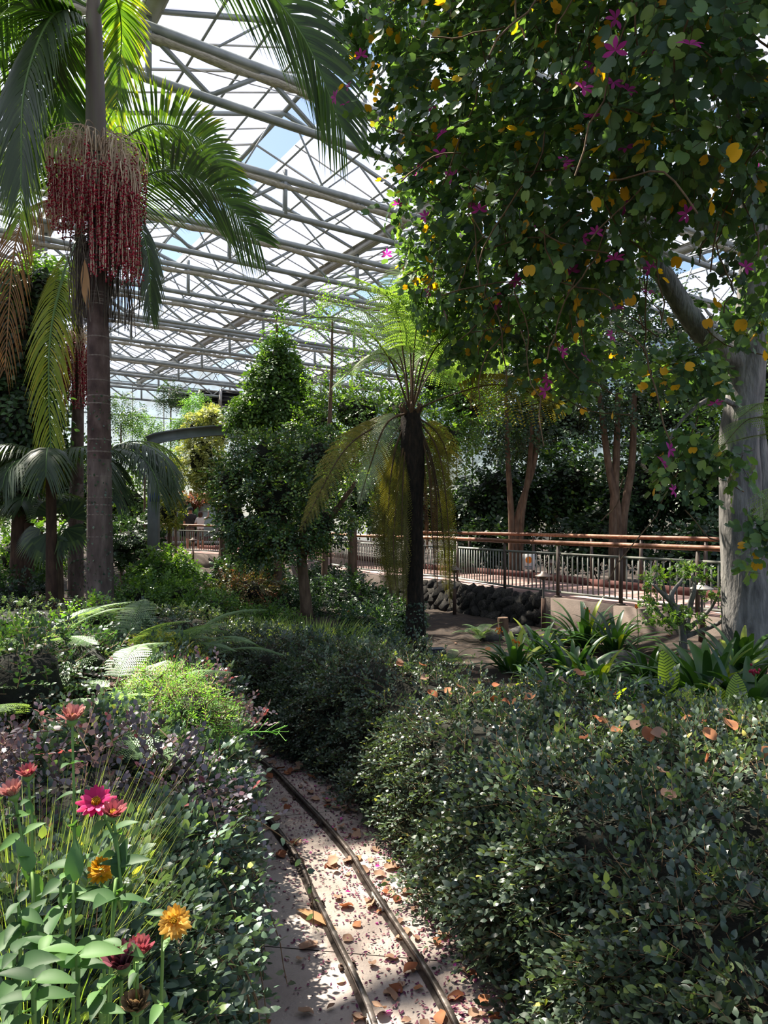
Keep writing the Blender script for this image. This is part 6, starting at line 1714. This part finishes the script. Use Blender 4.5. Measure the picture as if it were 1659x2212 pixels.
pt = empty('garden_marker', c, 'small pale marker post at the foot of the fern', 'marker')
m = MB(); m.box(c + A(0, 0, .10), (.06, .05, .2)); m.box(c + A(0, 0, .205), (.07, .06, .02)); m.build('post', M['gutter'], pt)
c = P(1400, 1525, 6.4); c[2] = float(ground_z([c[:2]])[0])
sl = MB(); sl.add(np.array([(-.3, -.12, 0), (.28, -.16, 0), (.36, .1, 0), (.05, .2, 0), (-.28, .14, 0), (-.3, -.12, .05), (.28, -.16, .055), (.36, .1, .06), (.05, .2, .055), (-.28, .14, .05)]) + c + A(0, 0, .03), [(0, 5, 6, 1), (1, 6, 7, 2), (2, 7, 8, 3), (3, 8, 9, 4), (4, 9, 5, 0)]); sl.add(np.array([(-.3, -.12, .05), (.28, -.16, .055), (.36, .1, .06), (.05, .2, .055), (-.28, .14, .05)]) + c + A(0, 0, .03), np.arange(5)[None])
so = sl.build('stone_slab', M['rock'], None, org=c); tag(so, 'flat grey stone slab between the hedge and the striped canna', 'stone')
for px, py, Y, s, lab in [(1345, 1400, 10.2, .28, 'rough grey rock beside the dark strap-leaved clump'), (1060, 1350, 13.0, .22, 'small rough rock left of the stump'), (1240, 1345, 12.2, .3, 'rough rock at the foot of the walkway wall'), (1130, 1355, 13.2, .24, 'dark rock right of the stump')]:
    c = P(px, py, Y); c[2] = float(ground_z([c[:2]])[0]); t = RT[int(px) % 5]
    m = MB(); m.add(t[0] * A(s, s * .8, s * .6) + c + A(0, 0, s * .3), t[1], .6); o = m.build('rock', M['rock'], None, org=c, smooth=False); tag(o, lab, 'rock')
ground_fern(gfz(1.75, 13.0), 'dark fern in front of the lava rock wall', 9, .6, 0, 6.2, lm=.14)
ground_fern(gfz(1.0, 10.6), 'small dark fern beside the fern trunk', 7, .45, 0, 6.2, lm=.1)
ground_fern(gfz(2.7, 9.0), 'silvery fern between the strap-leaved clumps', 8, .5, 0, 6.2, lm=.12)
# fern frond leaning in from the right edge
rf = empty('fern', P(1720, 1400, 7.6) * A(1, 1, 0) + A(0, 0, -.2), 'pale fern with fronds leaning in front of the pale trunk at the right edge', 'fern', 'ground ferns')
trunk(rf, [P(1720, 1400, 7.6) * A(1, 1, 0) + A(0, 0, -.25), P(1730, 1150, 7.6), P(1725, 1000, 7.6)], [.09, .08, .08], 'fern_trunk', k=10)
for pts_ in ([(1725, 1000), (1690, 925), (1620, 905), (1540, 990)], [(1725, 1000), (1700, 940), (1640, 940), (1560, 960)], [(1725, 1000), (1700, 900), (1650, 870), (1600, 900)], [(1725, 1000), (1760, 900), (1830, 880), (1900, 940)], [(1725, 1000), (1720, 1040), (1680, 1060), (1650, 1120)]):
    fern_frond([P(a, b, 7.6 - .15 * j) for j, (a, b) in enumerate(pts_)], n=28, Lmax=.30, m_=14, parent=rf, mat='fern_leaf', rr=.009, t0=.25)

# ------------------------------------------------------------------ leaf litter and petals on the track and hedge
LIT = leaf_tpl(.42, .16, -.10, .5, 5, True)
lit_v = LIT[0] + np.c_[np.zeros((len(LIT[0]), 2)), .06 * np.sin(LIT[0][:, 1] * 6) + .05 * np.sin(LIT[0][:, 0] * 9)]
tan_me = template_meshes('fallen_leaf', lit_v, LIT[1], M['litter_tan'], (.1, .3, .5, .7, .9)); rust_me = template_meshes('fallen_leaf', lit_v, LIT[1], M['litter_rust'], (.2, .5, .9))
def on_bed(n, ymax=8.0, bias=.5, s0=-.1, s1=1.0):
    out = []
    while len(out) < n:
        y = 2.8 + (ymax - 2.8) * rng.random() ** 1.5; t = s0 + (s1 - s0) * rng.random() ** bias
        kf = np.interp(y, HEDGE_P[:, 1], np.arange(160)); l, r_ = [np.array([np.interp(kf, np.arange(160), L_[:, i]) for i in (0, 1)]) for L_ in (BANK_P, HEDGE_P)]
        p = l * (1 - t) + r_ * t; out.append((p[0], p[1], Z_TR))
    return np.array(out)
def dist_to_rails(p):
    d1 = np.min(np.linalg.norm(RAIL_R3[None] - p[:, None, :2], axis=2), 1); d2 = np.min(np.linalg.norm(RAIL_L3[None] - p[:, None, :2], axis=2), 1)
    return np.minimum(d1, d2)
NTH = {}
def ordinal(n):
    return {1: 'nearest', 2: 'second nearest', 3: 'third nearest'}.get(n, f'{n}{"th" if 10 <= n % 100 <= 20 else {1: "st", 2: "nd", 3: "rd"}.get(n % 10, "th")} nearest')
def leaf_thing(me, p, size, label, group, flat=.25, z=.012, name='fallen_leaf', cat='leaf'):
    if group:
        NTH[group] = NTH.get(group, 0) + 1; label = label + ', ' + ordinal(NTH[group]) + ' to the viewer'
    o = bpy.data.objects.new(name, me); COL.objects.link(o)
    o.location = (p[0], p[1], p[2] + z); o.scale = (size,) * 3
    o.rotation_euler = (rng.normal(0, flat), rng.normal(0, flat), rng.uniform(0, 6.28)); return tag(o, label, cat, group)
lp = on_bed(420, 8.2, .42); lp = lp[dist_to_rails(lp) > .045][:200]
lp = lp[np.argsort(lp[:, 1])]
for i, q in enumerate(lp):
    rust = rng.random() < .25; s = rng.uniform(.045, .095)
    between = dist_to_rails(q[None])[0]
    right = signed(q[None], RAIL_R3[::4])[0] > 0
    if rust: lab, grp = 'rust-brown fallen leaf on the track concrete', 'rust fallen leaves on the track'
    elif right: lab, grp = 'dry tan leaf between right rail and hedge', 'tan fallen leaves along the hedge foot'
    else: lab, grp = 'dry tan leaf on concrete left of the right rail', 'tan fallen leaves by the rails'
    leaf_thing((rust_me if rust else tan_me)[i % 3], q, s, lab, grp)
q = P(1055, 2178, 3.45); q[2] = Z_TR
big = leaf_thing(rust_me[1], q, .12, 'large crumpled rust-coloured leaf near the bottom of the hedge', None)
pm_ = template_meshes('fallen_petal', *leaf_tpl(.28, .1, .15, .6, 3), M['magenta'], (.2, .6, .9))
pp_ = on_bed(60, 6.5, .5); pp_ = pp_[dist_to_rails(pp_) > .04][:44]
pp_ = pp_[np.argsort(pp_[:, 1])]
for i, q in enumerate(pp_): leaf_thing(pm_[i % 3], q, rng.uniform(.025, .045), 'magenta fallen petal on the track concrete', 'magenta petals on the track', .3, .008, 'fallen_petal', 'petal')
# crumbs of dried petals: too many to count
cp = on_bed(5200, 7.5, .55, .05, 1.05); cp[:, 2] += .006
keepc = rng.random(len(cp)) < np.clip(1.25 - 1.2 * np.abs(signed(cp, ((RAIL_R3 + RAIL_L3) / 2)[::4]) - .15), .05, 1)
cp = cp[keepc]; n = len(cp)
m = MB(); m.add(*scatter(*leaf_small(.22, .1, -.1), cp, norm(np.c_[rng.normal(0, 1, (n, 2)), rng.normal(0, .15, n)]), norm(rng.normal(0, .3, (n, 3)) + A(0, 0, 1)), rng.uniform(.012, .032, n), rng.random(n)))
o = m.build('petal_litter', M['litter_bits'], None, 'stuff', org=A(0, 4, Z_TR)); tag(o, 'dark purple crumbs of dried petals strewn between the rails', 'litter')
# dry husk across the left rail side
c = P(660, 1975, 4.3); c[2] = Z_TR
hk = MB(); 
hk.add(*scatter(*leaf_tpl(.10, .05, .05, .45, 6), np.array([P(640, 1955, 4.4) * A(1, 1, 0) + A(0, 0, Z_TR + .02)]), np.array([A(.62, -.5, .02)]), np.array([A(0, 0, 1.)]), [.34], np.array([.9]))); o = hk.build('dry_husk', M['sheath'], None, org=c); tag(o, 'long dry tan palm husk lying beside the left rail', 'husk')
# leaves caught on top of the hedge
n = 46
k = np.concatenate([rng.uniform(52, 84, 34), rng.uniform(30, 60, 12)]); qv = 1 + np.concatenate([rng.uniform(.1, .9, 34), rng.uniform(.05, .7, 12)])
hp, hn = hedge_surface(k, qv)
hp = hp[np.argsort(hp[:, 1])]
for i in range(n):
    rust = i % 3 != 0
    leaf_thing((rust_me if rust else tan_me)[i % 3], hp[i] + A(0, 0, .085), rng.uniform(.06, .10), 'rust-brown dead leaf on top of the hedge' if rust else 'pale dead leaf on top of the hedge', 'rust leaves on the hedge' if rust else 'pale leaves on the hedge', .5)
# leaves on the soil of the right bed
n = 70
sx = np.c_[rng.uniform(1.2, 5.0, n), rng.uniform(6.5, 13.5, n)]; sx = sx[signed(sx, HEDGE_P[::4]) > 1.4]; sx = sx[np.argsort(sx[:, 1])]; sz = ground_z(sx)
for i in range(len(sx)):
    leaf_thing((rust_me if i % 2 else tan_me)[i % 3], (sx[i, 0], sx[i, 1], sz[i]), rng.uniform(.06, .11), 'rust-brown dead leaf on the soil of the right bed' if i % 2 else 'tan dead leaf on the soil of the right bed', 'rust leaves on the right bed' if i % 2 else 'tan leaves on the right bed', .3, .02)
# small orange milkweed blooms
for px, py, Y, lab in [(1078, 1362, 10.2, 'orange milkweed bloom near the tree fern'), (1322, 1498, 6.3, 'orange milkweed bloom just behind the hedge'), (1376, 1312, 10.6, 'orange bloom left of the gnarled shrub'), (755, 1318, 12.2, 'small red-orange bloom in the shade under the fern')]:
    c = P(px, py, Y); g = A(c[0], c[1], float(ground_z([c[:2]])[0]))
    root = empty('milkweed', g, lab, 'flower', 'orange blooms')
    m = MB(); m.tube([g, (g + c) / 2 + A(.02, 0, 0), c], .006, 5); m.build('stem', M['greenstem'], root)
    m = MB()
    for j in range(14):
        o_ = rng.normal(0, .022, 3); m.tube([c + o_, c + o_ + A(0, 0, .012), c + o_ + A(0, 0, .022)], [.005, .011, .003], 5, R=float(rng.random()))
    m.build('bloom', M['orange'], root, kind='stuff')
    for j in range(6):
        q = g + (c - g) * (.3 + .1 * j); d = norm(A(math.cos(j * 2.4), math.sin(j * 2.4), .4))
        m = MB(); m.add(*scatter(*leaf_tpl(.14, .05, .15, .45, 4), q[None], d[None], np.array([A(0, -.3, 1)]), [.09], np.array([.5]))); m.build('leaf', M['zin_leaf'], root)

# ------------------------------------------------------------------ two visitors on the far terrace
def person(label, base, joints, edges, radii, regions, extras):
    """one skinned body; regions give (test, material) by position"""
    me = bpy.data.meshes.new('person')
    names = list(joints); V = [Vector(joints[n]) for n in names]
    me.from_pydata(V, [(names.index(a), names.index(b)) for a, b in edges], [])
    o = bpy.data.objects.new('person', me); COL.objects.link(o)
    sk = o.modifiers.new('skin', 'SKIN'); su = o.modifiers.new('smooth', 'SUBSURF'); su.levels = 2; su.render_levels = 2
    for i, n in enumerate(names):
        r = radii[n]; me.skin_vertices[0].data[i].radius = (r, r) if not hasattr(r, '__len__') else r
        me.skin_vertices[0].data[i].use_root = n == 'pelvis'
    dg = bpy.context.evaluated_depsgraph_get(); ev = o.evaluated_get(dg)
    nm = bpy.data.meshes.new_from_object(ev); o.modifiers.clear(); o.data = nm; nm.name = 'person'
    nm.materials.clear()
    mats = []
    for _, mt in regions:
        if mt not in mats: mats.append(mt); nm.materials.append(mt)
    for f in nm.polygons:
        c = f.center; f.use_smooth = True
        for test, mt in regions:
            if test(c): f.material_index = mats.index(mt); break
    o.location = Vector(base); ORG[o.name] = np.asarray(base, float)
    tag(o, label, 'person')
    for nme, mb, mt in extras: mb.V = [v + np.asarray(base) for v in mb.V]; mb.build(nme, mt, o, smooth=True)
    return o
flat = lambda n, h, r=.8: surf_mat(n, [(.3, h), (.7, h)], 3, 1, rough=r)
skin_m, dshirt, wshirt, shorts, hair, capm = flat('skin', '9c6f58', .5), flat('charcoal_shirt', '2a2829'), flat('white_shirt', 'c9c4c2'), flat('khaki_shorts', '5b4f45'), flat('brown_hair', '3a2318', .6), flat('black_cap', '161617')
J = dict(pelvis=(0, 0, .95), spine=(0, 0, 1.18), chest=(0, 0, 1.38), neck=(0, 0, 1.53), head=(0, .02, 1.64), crown=(0, .01, 1.75),
         shl=(-.19, 0, 1.43), ell=(-.26, -.05, 1.15), hal=(-.16, .16, 1.05), fl=(-.12, .24, 1.06), shr=(.19, 0, 1.43), elr=(.27, -.03, 1.15), har=(.18, .18, 1.06), fr=(.14, .26, 1.07),
         hil=(-.10, 0, .88), knl=(-.11, .02, .50), anl=(-.11, 0, .09), tol=(-.12, .14, .04), hir=(.10, 0, .88), knr=(.11, .02, .50), anr=(.11, 0, .09), tor=(.12, .14, .04))
E = [('pelvis', 'spine'), ('spine', 'chest'), ('chest', 'neck'), ('neck', 'head'), ('head', 'crown'), ('chest', 'shl'), ('shl', 'ell'), ('ell', 'hal'), ('hal', 'fl'), ('chest', 'shr'), ('shr', 'elr'), ('elr', 'har'), ('har', 'fr'), ('pelvis', 'hil'), ('hil', 'knl'), ('knl', 'anl'), ('anl', 'tol'), ('pelvis', 'hir'), ('hir', 'knr'), ('knr', 'anr'), ('anr', 'tor')]
Rr = dict(pelvis=(.17, .13), spine=(.165, .125), chest=(.19, .13), neck=.06, head=.10, crown=.07, shl=.085, ell=.055, hal=.036, fl=.03, shr=.085, elr=.055, har=.036, fr=.03, hil=.10, knl=.075, anl=.05, tol=.04, hir=.10, knr=.075, anr=.05, tor=.04)
Yh = 31.6
b1 = P(411, 1180, Yh); b1[2] = .35
cap = MB(); cap.lathe([(.125, 1.69), (.12, 1.75), (.09, 1.81), (.04, 1.83), (0, 1.835)], (0, 0, 0), 14); cap.box((0, .16, 1.69), (.16, .12, .012))
strap = MB(); strap.tube(smoothpath([(-.15, -.10, 1.47), (0, -.155, 1.28), (.17, -.13, 1.06)], 8), .018, 6)
manreg = [(lambda c: c.z > 1.52, skin_m), (lambda c: abs(c.x) > .20 and c.z < 1.2 and c.z > .95, skin_m), (lambda c: c.y > .12 and c.z > .95, skin_m), (lambda c: c.z > .93, dshirt), (lambda c: c.z > .48, shorts), (lambda c: True, skin_m)]
man = person('person in dark shirt and black cap seen from behind at the far railing', b1, J, E, Rr, manreg, [('cap', cap, capm), ('bag_strap', strap, capm)])
man.rotation_euler = (0, 0, .15); man.scale = (1.02, 1.02, 1.02)
J2 = dict(J); J2.update(elr=(.34, .05, 1.50), har=(.34, .16, 1.70), fr=(.33, .22, 1.79), shr=(.17, 0, 1.43), shl=(-.17, 0, 1.43))
R2 = {k: (tuple(x * .9 for x in v) if hasattr(v, '__len__') else v * .88) for k, v in Rr.items()}
b2 = P(433, 1180, Yh); b2[2] = .35
hr = MB(); hr.lathe([(.07, 1.50), (.115, 1.58), (.122, 1.68), (.10, 1.76), (.05, 1.80), (0, 1.81)], (0, -.015, 0), 14); hr.lathe([(0, 1.64), (.05, 1.66), (.06, 1.70), (.04, 1.75), (0, 1.76)], (0, -.13, 0), 10)
womreg = [(lambda c: c.z > 1.50 and abs(c.x) < .15, skin_m), (lambda c: c.x > .27, skin_m), (lambda c: c.x < -.19 and c.z < 1.25, skin_m), (lambda c: c.y > .12 and c.z > .95, skin_m), (lambda c: c.z > .95, wshirt), (lambda c: c.z > .45, shorts), (lambda c: True, skin_m)]
wom = person('person in white top with brown hair raising an arm beside the dark-shirted person', b2, J2, E, R2, womreg, [('hair', hr, hair)])
wom.scale = (.93, .93, .93)

# terrace shop front behind the visitors: glazed kiosk with awning
kb = P(420, 1180, 36.5); kb[2] = .3
kio = empty('kiosk', kb, 'white-framed glazed kiosk behind the two people', 'kiosk')
glassm = surf_mat('kiosk_glass', [(.3, 'a9c0c6'), (.7, 'd3e0e2')], 1.2, 3, rough=.15)
whitep = flat('white_frame', 'b9b4ae', .6)
wl = 3.9
m = MB(); m.box(kb + A(.2, 1.2, 1.35), (wl, .12, 2.7)); m.build('back_wall', whitep, kio)
for j in range(4):
    m = MB(); m.box(kb + A(-1.25 + j * .97, 0, 1.3), (.85, .03, 1.7)); m.build('pane', glassm if j != 1 else M['blackplastic'], kio)
for j in range(5):
    m = MB(); m.box(kb + A(-1.74 + j * .97, -.02, 1.2), (.09, .09, 2.4)); m.build('mullion', whitep if j != 2 else M['handrail'], kio)
for z in (.2, 2.35):
    m = MB(); m.box(kb + A(.2, -.02, z), (wl, .1, .14)); m.build('frame_rail', whitep, kio)
m = MB(); m.box(kb + A(.2, .4, 2.55), (wl + .4, 1.9, .12)); m.build('roof_slab', whitep, kio)
m = MB(); m.box(kb + A(.2, .02, .25), (wl, .1, .5)); m.build('plinth', M['curb'], kio)
r_ = shrub('red_shrub', 'reddish foliage hanging over the kiosk roof', 'shrub', [bl(400, 1080, 35.5, .8, .35), bl(425, 1078, 35.5, .6, .3)], 150, 'nandina', base=kb + A(0, .4, 2.62), k=7, L=.3, ls=.14, coresz=.5, stems=1, rbias=.3, twig=False)
cb = P(402, 1180, 34.5); cb[2] = .3
sp_ = empty('broadleaf_plant', cb, 'dark broad-leaved plant between the people and the kiosk', 'plant')
for j, (dx, L) in enumerate([(-.15, 1.9), (.1, 2.1), (.35, 1.9), (-.35, 1.5), (.5, 1.6)]):
    m = MB(); b = cb + A(dx * .3, 0, 0); t = cb + A(dx, 0, L * .55); m.tube([b, t], .02, 6); stt = m.build('leaf_stalk', M['greenstem'], sp_)
    m = MB(); m.add(*scatter(*leaf_tpl(.2, .08, .1, .45, 5), t[None], np.array([A(dx * .6, 0, 1)]), np.array([A(0, -1, .2)]), [L * .5], np.array([.2]))); m.build('leaf', M['clivia'], sp_)

# ------------------------------------------------------------------ turn the finished layout into the greenhouse axes
for o in list(SC.objects):
    if o.parent is None and o not in (cam, sun):
        o.matrix_basis = TURN @ o.matrix_basis
